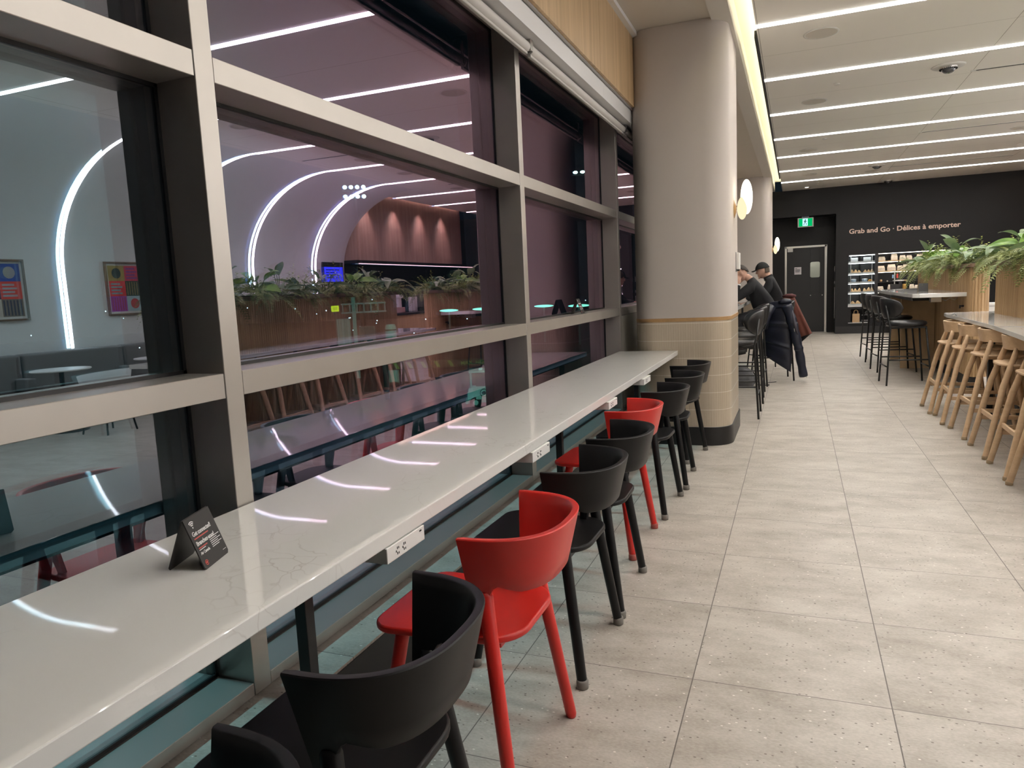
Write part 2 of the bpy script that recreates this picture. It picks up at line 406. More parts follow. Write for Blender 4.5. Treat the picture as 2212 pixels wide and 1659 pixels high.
# ------------------------------------------------------------------ window wall
XF, XG, XO = -1.4955, -1.64, -1.682
YM = [1.573 + 2.4535 * k for k in range(-3, 8)]
mTEAL = mFRAME
for i, y in enumerate(YM[:-1]):
    y1 = YM[i + 1]
    w = thing('window_%d' % (i + 1), 'tall window bay %s with wide grey frames and two cross rails' % (
        'left of the first upright in the photo' if i == 2 else 'between the first and second upright' if i == 3 else 'narrow, next to the cream column' if i == 4 else 'out of the picture'), 'window', (XF, y, 0.0), kind='structure')
    Y = lambda v: v - y
    obj('mullion', MB().box(0, XO - XF - .10, 0, .069, .264, 3.0), mFRAME, w, bevel=.0015, seg=1)
    for nm, z0, z1 in (('rail', 1.16, 1.2305), ('rail', 2.031, 2.099), ('head_rail', 2.915, 3.0), ('sill_rail', .264, .303)):
        obj(nm, MB().box(-.0015, XO - XF - .10, .0705, y1 - y - .0015, z0, z1), mFRAME, w, bevel=.0015, seg=1)
    for z0, z1 in ((.303, 1.16), (1.2305, 2.031), (2.099, 2.915)):
        p = obj('pane', MB().box(XG - XF, XO - XF, .069, y1 - y, z0, z1), mPANE, w)
        g = MB(); a, b, cx = .069, y1 - y, XG - XF
        g.box(cx, cx + .007, a, a + .011, z0, z1).box(cx, cx + .007, b - .011, b, z0, z1).box(cx, cx + .007, a, b, z0, z0 + .011).box(cx, cx + .007, a, b, z1 - .011, z1)
        obj('gasket', g, mGASK, p)
# raised ledge under the windows
struct('ledge', MB().box(-1.76, -1.3445, YB, YF, .2, .262), mFLOOR, 'stone ledge along the foot of the windows', 'ledge')
struct('baseboard_left', MB().box(-1.55, -1.341, YB, YF, 0, .252), mBLACK2, 'black kick board under the window ledge', 'baseboard')
struct('wall_left', MB().box(-1.76, -1.48, YB, YF, 3.0, 3.7), mCREAM, 'wall above the window heads, hidden behind the oak boards', 'wall')
# pale infill panel low in the bay hidden by the column
struct('wall_left_panel', MB().box(-1.53, -1.502, 6.56, 8.92, .31, 1.155), M('infill_panel', (.62, .58, .52), .6), 'pale infill panel beside the cream column', 'wall')

# ------------------------------------------------------------------ columns
def stadium(x0, x1, y0, y1, r, n=8):
    p = []
    for cx, cy, a0 in ((x1 - r, y0 + r, -PI / 2), (x1 - r, y1 - r, 0), (x0 + r, y1 - r, PI / 2), (x0 + r, y0 + r, PI)):
        for k in range(n + 1):
            a = a0 + PI / 2 * k / n; p.append((cx + r * math.cos(a), cy + r * math.sin(a)))
    return p
def tiles(outline, z0, z1, n, pitch, bump):
    """upright finger tiles: shallow pillowed strips round an outline"""
    pts = []; L = [0]
    m = len(outline)
    for i in range(m):
        a, b = outline[i], outline[(i + 1) % m]; L.append(L[-1] + math.dist(a, b))
    k = int(round(L[-1] / pitch)); p = L[-1] / k; res = []
    def at(s):
        s %= L[-1]
        for i in range(m):
            if L[i + 1] >= s:
                a, b = outline[i], outline[(i + 1) % m]; t = (s - L[i]) / max(L[i + 1] - L[i], 1e-9)
                tx, ty = b[0] - a[0], b[1] - a[1]; l = math.hypot(tx, ty) or 1
                return (a[0] + t * (b[0] - a[0]), a[1] + t * (b[1] - a[1]), ty / l, -tx / l)
    for i in range(k):
        for f, d in (((0, 0), (.08, bump), (.92, bump)) if n == 3 else ((0, 0), (.15, .6 * bump), (.35, bump), (.65, bump), (.85, .6 * bump))):
            x, y, nx, ny = at((i + f) * p); res.append((x + nx * d, y + ny * d))
    return MB().prism(res, z0, z1)
def column(y0, where, x1):
    y1 = y0 + 1.15; x0 = -1.36
    o = stadium(x0, x1, y0, y1, .2)
    c = thing('column', 'wide cream column with rounded corners and tiled foot, ' + where, 'column', ((x0 + x1) / 2, (y0 + y1) / 2, 0), kind='structure')
    dx, dy = -(x0 + x1) / 2, -(y0 + y1) / 2
    sh = Matrix.Translation((dx, dy, 0))
    obj('shaft', MB().prism(o, 1.125, 3.563).xf(sh), mCREAM, c, auto=30)
    obj('band', MB().prism(stadium(x0 - .004, x1 + .004, y0 - .004, y1 + .004, .204), 1.093, 1.125).xf(sh), mBRASS, c, auto=30, bevel=.002)
    obj('tile_cladding', tiles(o, .163, 1.093, 3, .021, .0016).xf(sh), mKIT, c)
    obj('base', MB().prism(stadium(x0 - .014, x1 + .014, y0 - .014, y1 + .014, .214), 0, .163).xf(sh), mBLACK2, c, auto=30, bevel=.003)
    return c
column(6.392, 'at the end of the window counter', -.53)
column(16.35, 'beyond the two seated people', -.50)

# ------------------------------------------------------------------ ceiling light lines (run across, then down the curved wall)
SY = [6.92 + 1.838 * k for k in range(-3, 7)]
for i, y in enumerate(SY):
    n = len(SY) - i
    cove = y < 13.3
    lab = '%s white light line across the ceiling counting from the black end wall' % ORD[n - 1]
    if cove: lab = lab.replace('white light line across the ceiling', 'white light line').replace('counting ', '') + ', running down the curved wall'
    t = thing('light_line', lab, 'light', (1.8, y, 3.6), group='white ceiling light lines')
    obj('ceiling_run', MB().box(-.333 - 1.8, (4.06 if cove else 4.95) - 1.8, -.021, .021, -.016, .0), mSTRIP, t)
    if cove:
        P = [(x - 1.8, z - 3.6) for x, z in ELL] + [(5.9 - 1.8, .94 - 3.6)]
        Q = []
        for k, (x, z) in enumerate(P):
            a = P[max(k - 1, 0)]; b = P[min(k + 1, len(P) - 1)]; d = Vector((b[0] - a[0], b[1] - a[1])).normalized()
            Q.append((x + d.y * .008, z - d.x * .008))
        g = MB(); rings = [[(p[0], -.021, p[1]), (p[0], .021, p[1]), (q[0], .021, q[1]), (q[0], -.021, q[1])] for p, q in zip(P, Q)]
        obj('wall_run', g.loft(rings), mSTRIPW, t)

# ------------------------------------------------------------------ ceiling fittings
mGRILLE = M('speaker_grille', (.62, .575, .52), .8)
def disc(name, label, cat, x, y, r, h, m, group=None, ring=True):
    t = thing(name, label, cat, (x, y, 3.6), group=group)
    if ring:
        obj('rim', MB().lathe([(r * .90, -h), (r, -h), (r, 0), (r * .9, 0), (r * .90, -h)], n=28), mWPLAS, t, smooth=True)
        obj('grille', MB().lathe([(.001, -h * .7), (r * .9, -h * .7), (r * .9, 0), (.001, 0)], n=28), m, t)
    else: obj('cap', MB().lathe([(.001, -h), (r * .8, -h), (r, -h * .5), (r, 0)], n=20), m, t, smooth=True)
    return t
for i, (x, y) in enumerate([(.2, 7.41), (.2, 10.13), (.18, 13.84), (1.48, 17.41), (3.27, 13.86), (3.1, 7.4), (3.1, 10.1), (3.2, 11.6), (.25, 17.0), (2.2, 5.9)]):
    disc('ceiling_speaker', 'round flush ceiling speaker, %s' % ['nearest in the left row', 'second in the left row', 'third in the left row', 'beside the far dome camera', 'at the right edge of the picture', 'above the seats by the curved wall', 'above the planters', 'mirrored in the middle window', 'last in the left row', 'mirrored in the upper window'][i], 'speaker', x, y, .15, .006, mGRILLE, 'ceiling speakers')
for i, (x, y) in enumerate([(.42, 9.38), (.41, 12.86), (.42, 15.64), (.44, 18.52), (3.67, 15.6), (3.67, 18.39)]):
    disc('sprinkler_cover', 'small round sprinkler cover, %s' % (ORD[i] + ' from the front in the left row' if i < 4 else ORD[i - 4] + ' from the front in the right row'), 'sprinkler', x, y, .035, .012, mWPLAS, 'sprinkler covers', ring=False)
mDOME = M('smoked_dome', (.05, .05, .055), .08, coat=1.)
for i, (x, y) in enumerate([(1.507, 9.27), (1.496, 16.61), (1.99, 19.4)]):
    t = thing('dome_camera', ['dome camera in a white ring near the middle of the ceiling', 'dome camera far down the ceiling by a speaker', 'white dome camera against the top of the black wall'][i], 'camera', (x, y, 3.6), group='dome cameras')
    obj('ring', MB().lathe([(.085, -.012), (.15, -.012), (.165, 0), (.085, 0), (.085, -.012)], n=32), mWPLAS, t, smooth=True)
    obj('housing', MB().lathe([(.001, -.03), (.08, -.03), (.088, -.002), (.001, -.002)], n=28), mCHROME, t)
    obj('dome', MB().ell((0, 0, -.03), (.068, .068, .05), 20, 10), mDOME, t, smooth=True)
    g = MB()
    for k in range(26):
        a = 2 * PI * k / 26; g.obox((.078 * math.cos(a), .078 * math.sin(a), -.032), (.016, .004, .012), Matrix.Rotation(a, 3, 'Z'))
    obj('fins', g, mDARK, t)
for i, (x0, x1, y) in enumerate([(1.83, 3.9, 9.62), (1.82, 3.17, 13.26), (1.78, 3.9, 17.02)]):
    t = thing('linear_diffuser', 'thin dark air slot in the ceiling, %s from the camera' % ORD[i], 'vent', ((x0 + x1) / 2, y, 3.6), group='linear air slots')
    h = (x1 - x0) / 2
    obj('slot', MB().box(-h, h, -.022, .022, -.003, 0), mDARK, t)
    obj('rim', MB().box(-h - .05, h, -.03, -.022, -.005, 0).box(-h - .05, h, .022, .03, -.005, 0).box(-h - .05, -h, -.022, .022, -.005, 0), mWPLAS, t)
t = thing('downlight', 'small lit round downlight near the exit sign', 'light', (.224, 19.3, 3.6))
obj('lens', MB().lathe([(.001, -.006), (.042, -.006), (.042, -.001), (.001, -.001)], n=20), EM('downlight_lens', (1, .93, .82), 14), t)
obj('rim', MB().lathe([(.042, -.008), (.055, -.008), (.055, 0), (.042, 0), (.042, -.008)], n=20), mWPLAS, t)
# ------------------------------------------------------------------ window counter
t = thing('window_counter', 'long white quartz counter along the windows', 'counter', (-1.22, 2.7, .803))
yc = 2.7
g = MB().prism([(-.268, -3.7), (.283, -3.7), (.253, 3.684), (-.268, 3.684)], 0, .04)
obj('counter_top', g, mQUARTZ, t, bevel=.003)
for y in (-.87, 1.585, 3.98, 6.2):
    obj('support_post', MB().box(-.1, -.062, y - yc - .019, y - yc + .019, -.541, 0), M('post_black', (.012, .012, .013), .4) if y < 0 else bpy.data.materials['post_black'], t, bevel=.002)
obj('under_frame', MB().box(-.2, -.06, -3.8, 3.6, -.03, 0), mBLACK2, t)
mSLOT = M('slot_black', (.02, .02, .02), .5)
for i, (y0, y1) in enumerate([(1.478, 1.672), (2.55, 2.757), (3.775, 3.97), (4.75, 4.98)]):
    o = thing('power_outlet', 'white power outlet box under the counter edge, %s' % ['nearest, above the first red chair', 'second, above the black chairs', 'third, behind the far red chair', 'farthest, near the column'][i], 'outlet', (-.945, (y0 + y1) / 2, .802), group='outlet boxes under the counter')
    h = (y1 - y0) / 2
    obj('housing', MB().box(-.1, 0, -h, h, -.042, -.001), mWPLAS, o, bevel=.002)
    for dy in (-.045, -.012):
        g = MB()
        for dz, hh in ((-.014, .004), (-.028, .004)):
            g.box(0, .0012, dy - .004, dy - .002, dz - hh, dz + hh * .6).box(0, .0012, dy + .003, dy + .005, dz - hh, dz + hh * .4)
        obj('socket', g.box(0, .0012, dy - .010, dy - .007, -.025, -.02), mSLOT, o)
    obj('usb_port', MB().box(0, .0012, h - .028, h - .018, -.012, -.008), mSLOT, o)

# ------------------------------------------------------------------ low curved-back chairs
def chair_mesh():
    N_, A, B = 90, .250, .243
    inset = lambda z: .036 * (.78 - z) / .15
    pts = []
    q = 2.6
    for i in range(N_ + 1):
        a = -PI / 2 + PI * i / N_; c_, s_ = max(math.cos(a), 0) ** (2 / q), math.copysign(abs(math.sin(a)) ** (2 / q), math.sin(a))
        pts.append((.086 + A * c_, B * s_, c_ ** (q - 1) / A, math.copysign(abs(s_) ** (q - 1), s_) / B))
    L = [0]
    for i in range(N_): L.append(L[-1] + math.dist(pts[i][:2], pts[i + 1][:2]))
    rings = []; S = []
    ss = [0, .02, .04, .054, .0545, .0555, .058, .062, .068, .078, .09, .105, .118, .13]; T = L[-1]
    S = ss + [.13 + (T - .26) * k / 30 for k in range(1, 30)] + [T - s for s in reversed(ss)]
    for s in S:
        i = max(j for j in range(N_ + 1) if L[j] <= s + 1e-9); i = min(i, N_ - 1)
        f = (s - L[i]) / (L[i + 1] - L[i]); p = [pts[i][k] * (1 - f) + pts[i + 1][k] * f for k in range(4)]
        n = Vector((p[2], p[3], 0)).normalized(); e = min(s, T - s)
        zb = .472 if e < .0541 else (.638 - .166 * (1 - math.sqrt(max(0, 1 - ((.105 - e) / .0509) ** 2))) if e < .105 else .638 - .018 * min(1, (e - .105) / .07))
        th = .021 if e > .01 else .016
        zs = [.78, .777, .75, zb + (.75 - zb) * .66, zb + (.75 - zb) * .33, zb + .003, zb]
        e0 = e
        sh = lambda z: max(0., .055 - e0) / .055 * (.78 - z) * .06
        ob = lambda z, d: (p[0] + sh(z) - n.x * (inset(z) + d), p[1] - n.y * (inset(z) + d), z)
        ring = [ob(z, .003 if k in (0, 6) else 0) for k, z in enumerate(zs)] + [ob(z, th - (.003 if k in (0, 6) else 0)) for k, z in reversed(list(enumerate(zs)))]
        rings.append(ring)
    return MB().loft(rings)
def seat_mesh():
    # rounded trapezoid, wider to the front (-x)
    pl = []
    for cx, cy, r, a0 in ((-.23 + .07, -.215 + .07, .07, PI), (.225 - .12, -.20 + .12, .12, 1.5 * PI), (.225 - .12, .20 - .12, .12, 0), (-.23 + .07, .215 - .07, .07, .5 * PI)):
        for k in range(9):
            a = a0 + PI / 2 * k / 8; pl.append((cx + r * math.cos(a), cy + r * math.sin(a)))
    return MB().prism(pl, .466, .487)
def leg_mesh(foot, top, r0=.0185, r1=.0215):
    f, t_ = Vector(foot), Vector(top)
    return MB().tube([f + Vector((0, 0, .0)), f.lerp(t_, .02), f.lerp(t_, .5), f.lerp(t_, .98), t_], [r0 * .8, r0, (r0 + r1) / 2, r1, r1 * .8], 14)
mRED = M('red_lacquer', (.60, .022, .016), .36, noise=.03, nscale=8)
mBLK = M('black_lacquer', (.0042, .0038, .0044), .45, spec=.3)
mFELT = M('grey_felt', (.20, .185, .165), .9)
mFELTR = M('red_felt_cap', (.40, .10, .085), .8)
def make_chair(label, m, mcap):
    t = thing('dining_chair', label, 'chair', (0, 0, 0), group='curved back chairs at the window counter')
    obj('backrest', chair_mesh(), m, t, auto=50)
    obj('seat', seat_mesh(), m, t, bevel=.007, seg=3, auto=50)
    g = MB(); g.prism_ax([(-.17, .472), (.18, .472), (.12, .43), (-.11, .43)], -.012, .012, 1)
    g.obox((-.15, 0, .455), (.022, .33, .034), Matrix.Identity(3)).obox((.15, 0, .455), (.022, .30, .034), Matrix.Identity(3))
    obj('seat_frame', g, m, t, bevel=.003)
    for sx, sy in ((1, 1), (1, -1), (-1, 1), (-1, -1)):
        if sx > 0: l = obj('leg', leg_mesh((.225, sy * .262, .0), (.138, sy * .189, .618)), m, t, smooth=True)
        else: l = obj('leg', leg_mesh((-.215, sy * .232, .0), (-.14, sy * .16, .474)), m, t, smooth=True)
        if mcap:
            fx, fy = (.225, .262) if sx > 0 else (-.215, .232)
            obj('foot_cap', MB().lathe([(.017, 0), (.0215, .002), (.0222, .028), (.0195, .033)], (fx - .0015 * sx, sy * (fy - .0012), 0), 14), mcap, l, smooth=True)
    return t
CX = -.922
red = make_chair('', mRED, None); blk = make_chair('', mBLK, mFELT)
red.location = (CX, 1.884, 0); red['label'] = 'nearest red chair, with its curved back to the aisle'
r2 = make_chair('far red chair pushed in between black chairs', mRED, mFELTR); r2.location = (CX - .085, 3.847, 0); r2.rotation_euler.z = math.radians(-2)
blk.location = (CX, 1.182, 0); blk['label'] = 'black chair in front of the nearest red chair, cut by the bottom edge'
dup(blk, (CX + .012, .547, 0), math.radians(2), 'black chair in the bottom left corner, mostly out of the picture')
dup(blk, (CX - .006, 2.588, 0), math.radians(-1), 'black chair directly behind the nearest red chair')
dup(blk, (CX - .008, 3.163, 0), math.radians(1), 'second black chair behind the nearest red chair')
dup(blk, (CX - .035, 4.541, 0), math.radians(-2), 'black chair directly behind the far red chair')
dup(blk, (CX - .02, 5.212, 0), math.radians(2), 'second black chair behind the far red chair')
dup(blk, (CX - .06, 5.98, 0), math.radians(-9), 'last black chair, turned slightly, beside the cream column')

# ------------------------------------------------------------------ table tents
mTENT = M('tent_black', (.018, .0165, .0165), .5)
mINKW = M('ink_white', (.75, .74, .73), .6); mINKR = M('ink_red', (.55, .09, .075), .6)
def leaf_poly(s):
    h = [(0, 1), (.13, .62), (.34, .74), (.27, .30), (.55, .52), (.62, .36), (.95, .38), (.84, .14), (1, .02), (.5, -.42), (.54, -.56), (.06, -.5), (.05, -.95)]
    return [(x * s, y * s) for x, y in h] + [(-x * s, y * s) for x, y in reversed(h[1:])]
def flat(mat4, polys, mt, name, parent, th=.0006):
    g = MB()
    for p in polys: g.prism(p, 0, th)
    return obj(name, g.xf(mat4), mt, parent)
def ring_poly(cx, cy, r0, r1, a0, a1, n=14):
    return [(cx + r1 * math.cos(a0 + (a1 - a0) * k / n), cy + r1 * math.sin(a0 + (a1 - a0) * k / n)) for k in range(n + 1)] + \
           [(cx + r0 * math.cos(a1 + (a0 - a1) * k / n), cy + r0 * math.sin(a1 + (a0 - a1) * k / n)) for k in range(n + 1)]
def rect(x0, x1, y0, y1): return [(x0, y0), (x1, y0), (x1, y1), (x0, y1)]
def make_tent(label):
    """local: ridge along +y, printed panel facing +x"""
    t = thing('table_tent', label, 'sign', (0, 0, 0), group='black table tents')
    W_, Hh, D = .114, .112, .041
    a = math.atan2(D, Hh)
    for s in (1, -1):
        R_ = Matrix.Rotation(s * -a, 3, 'Y')
        g = MB(); L = math.hypot(D, Hh)
        o = stadium(-.0, .003, 0, 1, .001, 2)
        pl = [(0, .006), (.006, 0), (W_ - .006, 0), (W_, .006), (W_, L), (0, L)]
        g.prism_ax(pl, 0, .0028, 0)
        M4 = Matrix.Translation((s * D, -W_ / 2, 0)) @ R_.to_4x4()
        if s < 0: M4 = M4 @ Matrix.Translation((-.0028, 0, 0))
        p = obj('front_panel' if s > 0 else 'back_panel', g.xf(M4), mTENT, t)
        if s > 0:
            F = M4 @ frame_mat((.0031, 0, 0), (0, 1, 0), (0, 0, 1))   # X along the sign, Y up the slope
            T = lambda x, y: F @ Matrix.Translation((x * W_, y * L, 0))
            flat(F, [ring_poly(.2 * W_, .80 * L, r, r + .0022, PI * .27, PI * .73) for r in (.0048, .0088, .0128)] + [[(.2 * W_ + .002 * math.cos(q * PI / 5), .80 * L + .002 * math.sin(q * PI / 5)) for q in range(10)]], mINKW, 'wifi_mark', t)
            text('heading', 'Get connected!', .0145, mINKW, T(.08, .645), t, .0003, .012, spacing=.9)
            text('heading', 'Branchez-vous!', .0145, mINKW, T(.08, .455), t, .0003, .012, spacing=.9)
            text('network', 'Air Canada', .0098, mINKW, T(.08, .275), t, .0003, .01, spacing=.9)
            flat(F, [rect(.08 * W_, .62 * W_, .585 * L, .605 * L), rect(.08 * W_, .42 * W_, .395 * L, .415 * L)], mINKR, 'small_print', t)
            flat(F, [rect(.08 * W_, .33 * W_, .365 * L, .378 * L)] + [rect(.54 * W_, (.94 - .12 * (k % 2)) * W_, (.455 - k * .036) * L, (.467 - k * .036) * L) for k in range(6)] + [rect(.82 * W_, .95 * W_, .11 * L, .118 * L)], mINKW, 'small_print', t)
            cx, cy = .14 * W_, .11 * L
            flat(F, [ring_poly(cx, cy, .0048, .0062, 0, 1.85 * PI, 20), [(cx + x, cy + y) for x, y in leaf_poly(.0036)]], mINKR, 'emblem', t)
    return t
tent = make_tent('black folded sign with white wifi text on the near end of the counter')
tent.location = (-1.2675, 1.2, .843); tent.rotation_euler.z = math.radians(18)
dup(tent, (-1.565, 5.36, 1.2305), math.radians(4), 'small black folded sign on the window rail near the column')
tent3 = dup(tent, (1.62, 11.35, 1.16), math.radians(78), 'black folded sign on the far white counter by the oak slats')

# ------------------------------------------------------------------ roller blinds
mBLIND = M('blind_fabric', (.62, .59, .56), .8)
for i, y in enumerate(YM[2:8]):
    t = thing('roller_blind', 'rolled-up grey blind %s' % ['over the left window', 'over the middle window', 'over the window by the column', 'behind the cream column', 'beyond the cream column', 'near the second column'][i], 'blind', (-1.43, y + 1.26, 2.79), group='roller blinds')
    obj('roll', MB().lathe([(.001, -1.2), (.03, -1.2), (.03, 1.2), (.001, 1.2)], n=18, axis=1), mBLIND, t, auto=30)
    obj('hem_bar', MB().box(-.01, .012, -1.2, 1.2, -.042, -.028), mBLIND, t, bevel=.004)
    obj('bracket', MB().box(-.014, .03, -1.225, -1.205, -.02, .11).box(-.014, .03, 1.205, 1.225, -.02, .11), mCHROME, t)
# ------------------------------------------------------------------ black end wall with door recess and display openings
YW, YD = 19.75, 20.45
mSTEEL = M('satin_steel', (.70, .70, .71), .3, metal=.6)
mSEAM = M('seam_black', (.004, .004, .004), .7)
wf = thing('wall_far', 'black panelled end wall with the sign and display openings', 'wall', (0, YW, 0), kind='structure')
B_ = lambda x0, x1, z0, z1, y0=0, y1=.62: (x0, x1, y0, y1, z0, z1)
g = MB()
for b in (B_(.92, 1.185, 0, 3.6), B_(1.185, 3.62, 1.93, 3.6), B_(3.62, 7.2, 0, 3.6), B_(1.185, 3.62, 0, .255), B_(1.185, 3.62, .60, .65), B_(1.185, 1.25, .255, .60), B_(1.66, 3.62, .255, .60),
          B_(-1.8, .92, 2.95, 3.6), B_(-1.8, -.9, 0, 2.95)):
    g.box(*b)
obj('panels', g, mBLACK, wf)
obj('recess', MB().box(-.9, -.29, YD - YW, .9, 0, 2.95).box(.73, .92, YD - YW, .9, 0, 2.95).box(-.29, .73, YD - YW, .9, 2.255, 2.95).box(.90, .92, .0, .7, 0, 2.95), mBLACK, wf)
obj('back', MB().box(1.1, 3.7, .6, .64, .2, 2.0), mDARK, wf)
g = MB()
for x in (-.18, .925, 2.24, 3.535): g.box(x - .004, x + .004, -.0015, .01, (2.95 if x < .9 else 1.93 if x > 1 else .17), 3.6)
g.box(.925, 5.5, -.0015, .01, 2.268, 2.276)
obj('panel_joint', g, mSEAM, wf)
obj('skirting', MB().box(.90, 6.2, -.012, 0, 0, .175), mBLACK2, wf)
struct('wall_far_outer', MB().box(6.2, 7.2, 13.45, YW, 0, 4.1), mBLACK, 'dark return wall behind the coffee bar', 'wall')
# door
t = thing('door_1', 'black swing door with a small round-cornered window in a steel frame', 'door', (.22, YD, 0), kind='structure')
obj('leaf', MB().box(-.46, .11, .02, .07, .012, 2.20).box(.34, .45, .02, .07, .012, 2.20).box(.11, .34, .02, .07, .012, 1.42).box(.11, .34, .02, .07, 1.83, 2.20), M('door_black', (.011, .0105, .011), .45, noise=.1, nscale=5), t, bevel=.003)
obj('frame', MB().box(-.505, -.46, -.012, .08, 0, 2.245).box(.45, .50, -.012, .08, 0, 2.245).box(-.505, .5, -.012, .08, 2.20, 2.245), mCHROME, t, bevel=.002)
obj('kick_plate', MB().box(-.45, .44, .012, .02, .02, .995), M('kick_black', (.012, .0115, .012), .4), t)
pl = [(x, z) for x, z in stadium(.10, .35, 1.42, 1.83, .05)]
ri = stadium(.105, .345, 1.425, 1.825, .05); ro_ = stadium(.085, .365, 1.405, 1.845, .065)
g = MB(); nn = len(ri)
g.add([(x, y_, z) for y_ in (.006, .03) for x, z in ro_ + ri], [f for i in range(nn) for j in ((i + 1) % nn,) for f in ((i, j, nn + j, nn + i), (2 * nn + i, 3 * nn + i, 3 * nn + j, 2 * nn + j), (i, 2 * nn + i, 2 * nn + j, j), (nn + i, nn + j, 3 * nn + j, 3 * nn + i))])
obj('window_rim', g, mGASK, t)
obj('window_glass', MB().prism_ax(pl, .028, .034, 1), GLASS('door_glass', (.8, .82, .78), .1, .3), t)
k_ = struct('wall_kitchen', MB().box(-.6, 1.4, 22.0, 22.1, 0, 2.9).box(-.7, -.6, 20.7, 22.1, 0, 2.9).box(1.4, 1.5, 20.7, 22.1, 0, 2.9).box(-.7, 1.5, 20.7, 22.1, 2.9, 3.0), M('kitchen_steel', (.50, .49, .46), .5), 'pale steel kitchen wall seen through the door window', 'wall')
r_ = thing('kitchen_rack', 'steel rack in the kitchen behind the door window', 'rack', (.62, 21.6, 0))
obj('post', MB().box(-.02, .02, -.02, .02, 0, 2.0).box(.28, .32, -.02, .02, 0, 2.0), mSTEEL, r_); obj('shelf', MB().box(-.02, .32, -.2, .2, 1.2, 1.23).box(-.02, .32, -.2, .2, 1.7, 1.73), mSTEEL, r_)
lamp('kitchen_lamp', 'POINT', (.3, 21.3, 2.7), 55, (1., .96, .90), soft=.2)
obj('closer', MB().box(-.445, -.31, -.02, .02, 2.11, 2.20), mWPLAS, t, bevel=.003)
obj('threshold', MB().box(-.5, .5, -.03, .08, 0, .012), mCHROME, t)
g = MB()
for x in (.12, .40): g.lathe([(.001, -.004), (.012, -.003), (.014, 0)], (x, .012, .965), 8, axis=1)
obj('stud', g, mCHROME, t)
t = thing('notice', 'white paper notice taped to the black door', 'notice', (.03, YD + .018, 1.615))
obj('paper', MB().box(-.085, .085, -.0015, 0, -.095, .095), M('paper', (.72, .68, .70), .8), t)
obj('printing', MB().box(-.065, -.02, -.0022, -.0015, .055, .066).box(-.065, .06, -.0022, -.0015, .035, .042).box(-.065, .05, -.0022, -.0015, .012, .024).box(-.065, .06, -.0022, -.0015, -.01, .002).box(-.065, .04, -.0022, -.0015, -.034, -.022), mSLOT, t)
t = thing('exit_sign', 'green running man exit sign under the black soffit', 'sign', (.205, 19.80, 2.80))
obj('housing', MB().box(-.185, .185, -.0, .05, -.115, .115), M('sign_grey', (.55, .54, .52), .5), t, bevel=.004)
obj('mount', MB().box(-.09, .08, .005, .045, .115, .15), M('sign_blue_grey', (.2, .25, .33), .5), t)
obj('green_panel', MB().box(-.155, .155, -.003, 0, -.095, .095), EM('exit_green', (.0, .42, .12), .9), t)
obj('light_panel', MB().box(-.07, .05, -.005, -.003, -.085, .092), EM('exit_white', (.45, .85, 1.), 1.1), t)
F = frame_mat((-.01, -.0056, 0), (1, 0, 0), (0, 0, 1))
man = [[(.004 + .014 * math.cos(k * PI / 6), .062 + .014 * math.sin(k * PI / 6)) for k in range(12)], [(-.012, .045), (.014, .045), (.010, -.005), (-.016, -.005)],
       [(.010, .042), (.045, .020), (.040, .010), (.008, .028)], [(-.012, .044), (-.038, .018), (-.030, .010), (-.008, .030)],
       [(-.014, -.002), (-.002, -.002), (-.030, -.070), (-.042, -.066)], [(-.002, 0), (.010, 0), (.034, -.030), (.030, -.066), (.018, -.066), (.022, -.034)]]
flat(F, man, M('pictogram', (.005, .05, .05), .6), 'running_figure', t)
for i, (z0, z1, nm, lab) in enumerate([(1.54, 1.68, 'wall_switch', 'upper white switch plate beside the black door'), (1.24, 1.31, 'wall_switch', 'lower small white switch plate beside the black door'), (.37, 1.15, 'corner_guard', 'long white strip on the edge right of the black door')]):
    t = thing(nm, lab, 'switch' if i < 2 else 'guard', (.898, 20.1, (z0 + z1) / 2)); h = (z1 - z0) / 2
    obj('plate', MB().box(-.008, 0, -.06, .06, -h, h), mWPLAS, t, bevel=.002)
    if i < 2: obj('rocker', MB().box(-.013, -.008, -.015, .015, -h * .5, h * .5), mWHITE, t)
    else: obj('cap', MB().box(-.011, 0, -.062, .062, h - .01, h + .004), mWHITE, t)
# lettering
mLET = M('rose_copper', (.80, .60, .50), .5)
words = 'Grab and Go \u00b7 D\u00e9lices \u00e0 emporter'
t = thing('wall_lettering', 'pale copper lettering Grab and Go on the black end wall', 'sign', (1.19, YW - .004, 2.443))
F0 = frame_mat((0, 0, 0), (1, 0, 0), (0, 0, 1)); made = []; full = text('tmp', words, .158, mLET, F0, None, .004, .021); wfull = max(v.co.x for v in full.data.vertices)
for i, ch in enumerate(words):
    if ch == ' ': continue
    pre = text('tmp', words[:i + 1], .158, mLET, F0, None, .004, .021); x1 = max(v.co.x for v in pre.data.vertices); bpy.data.objects.remove(pre)
    l = text('letter' if ch.isalpha() else 'dot', ch, .158, mLET, F0, t, .004, .021); co = [v.co.x for v in l.data.vertices]; mx = max(co)
    for v in l.data.vertices: v.co.x = (v.co.x - mx + x1) * (2.363 / wfull)
bpy.data.objects.remove(full)

# ------------------------------------------------------------------ chilled display and shelves
mLEDC = EM('cool_shelf_led', (.93, .97, 1.), 9.); mLEDW = EM('warm_shelf_led', (1., .88, .72), 7.)
mGLS = GLASS('display_glass', (.95, .97, .97), .03, .2)

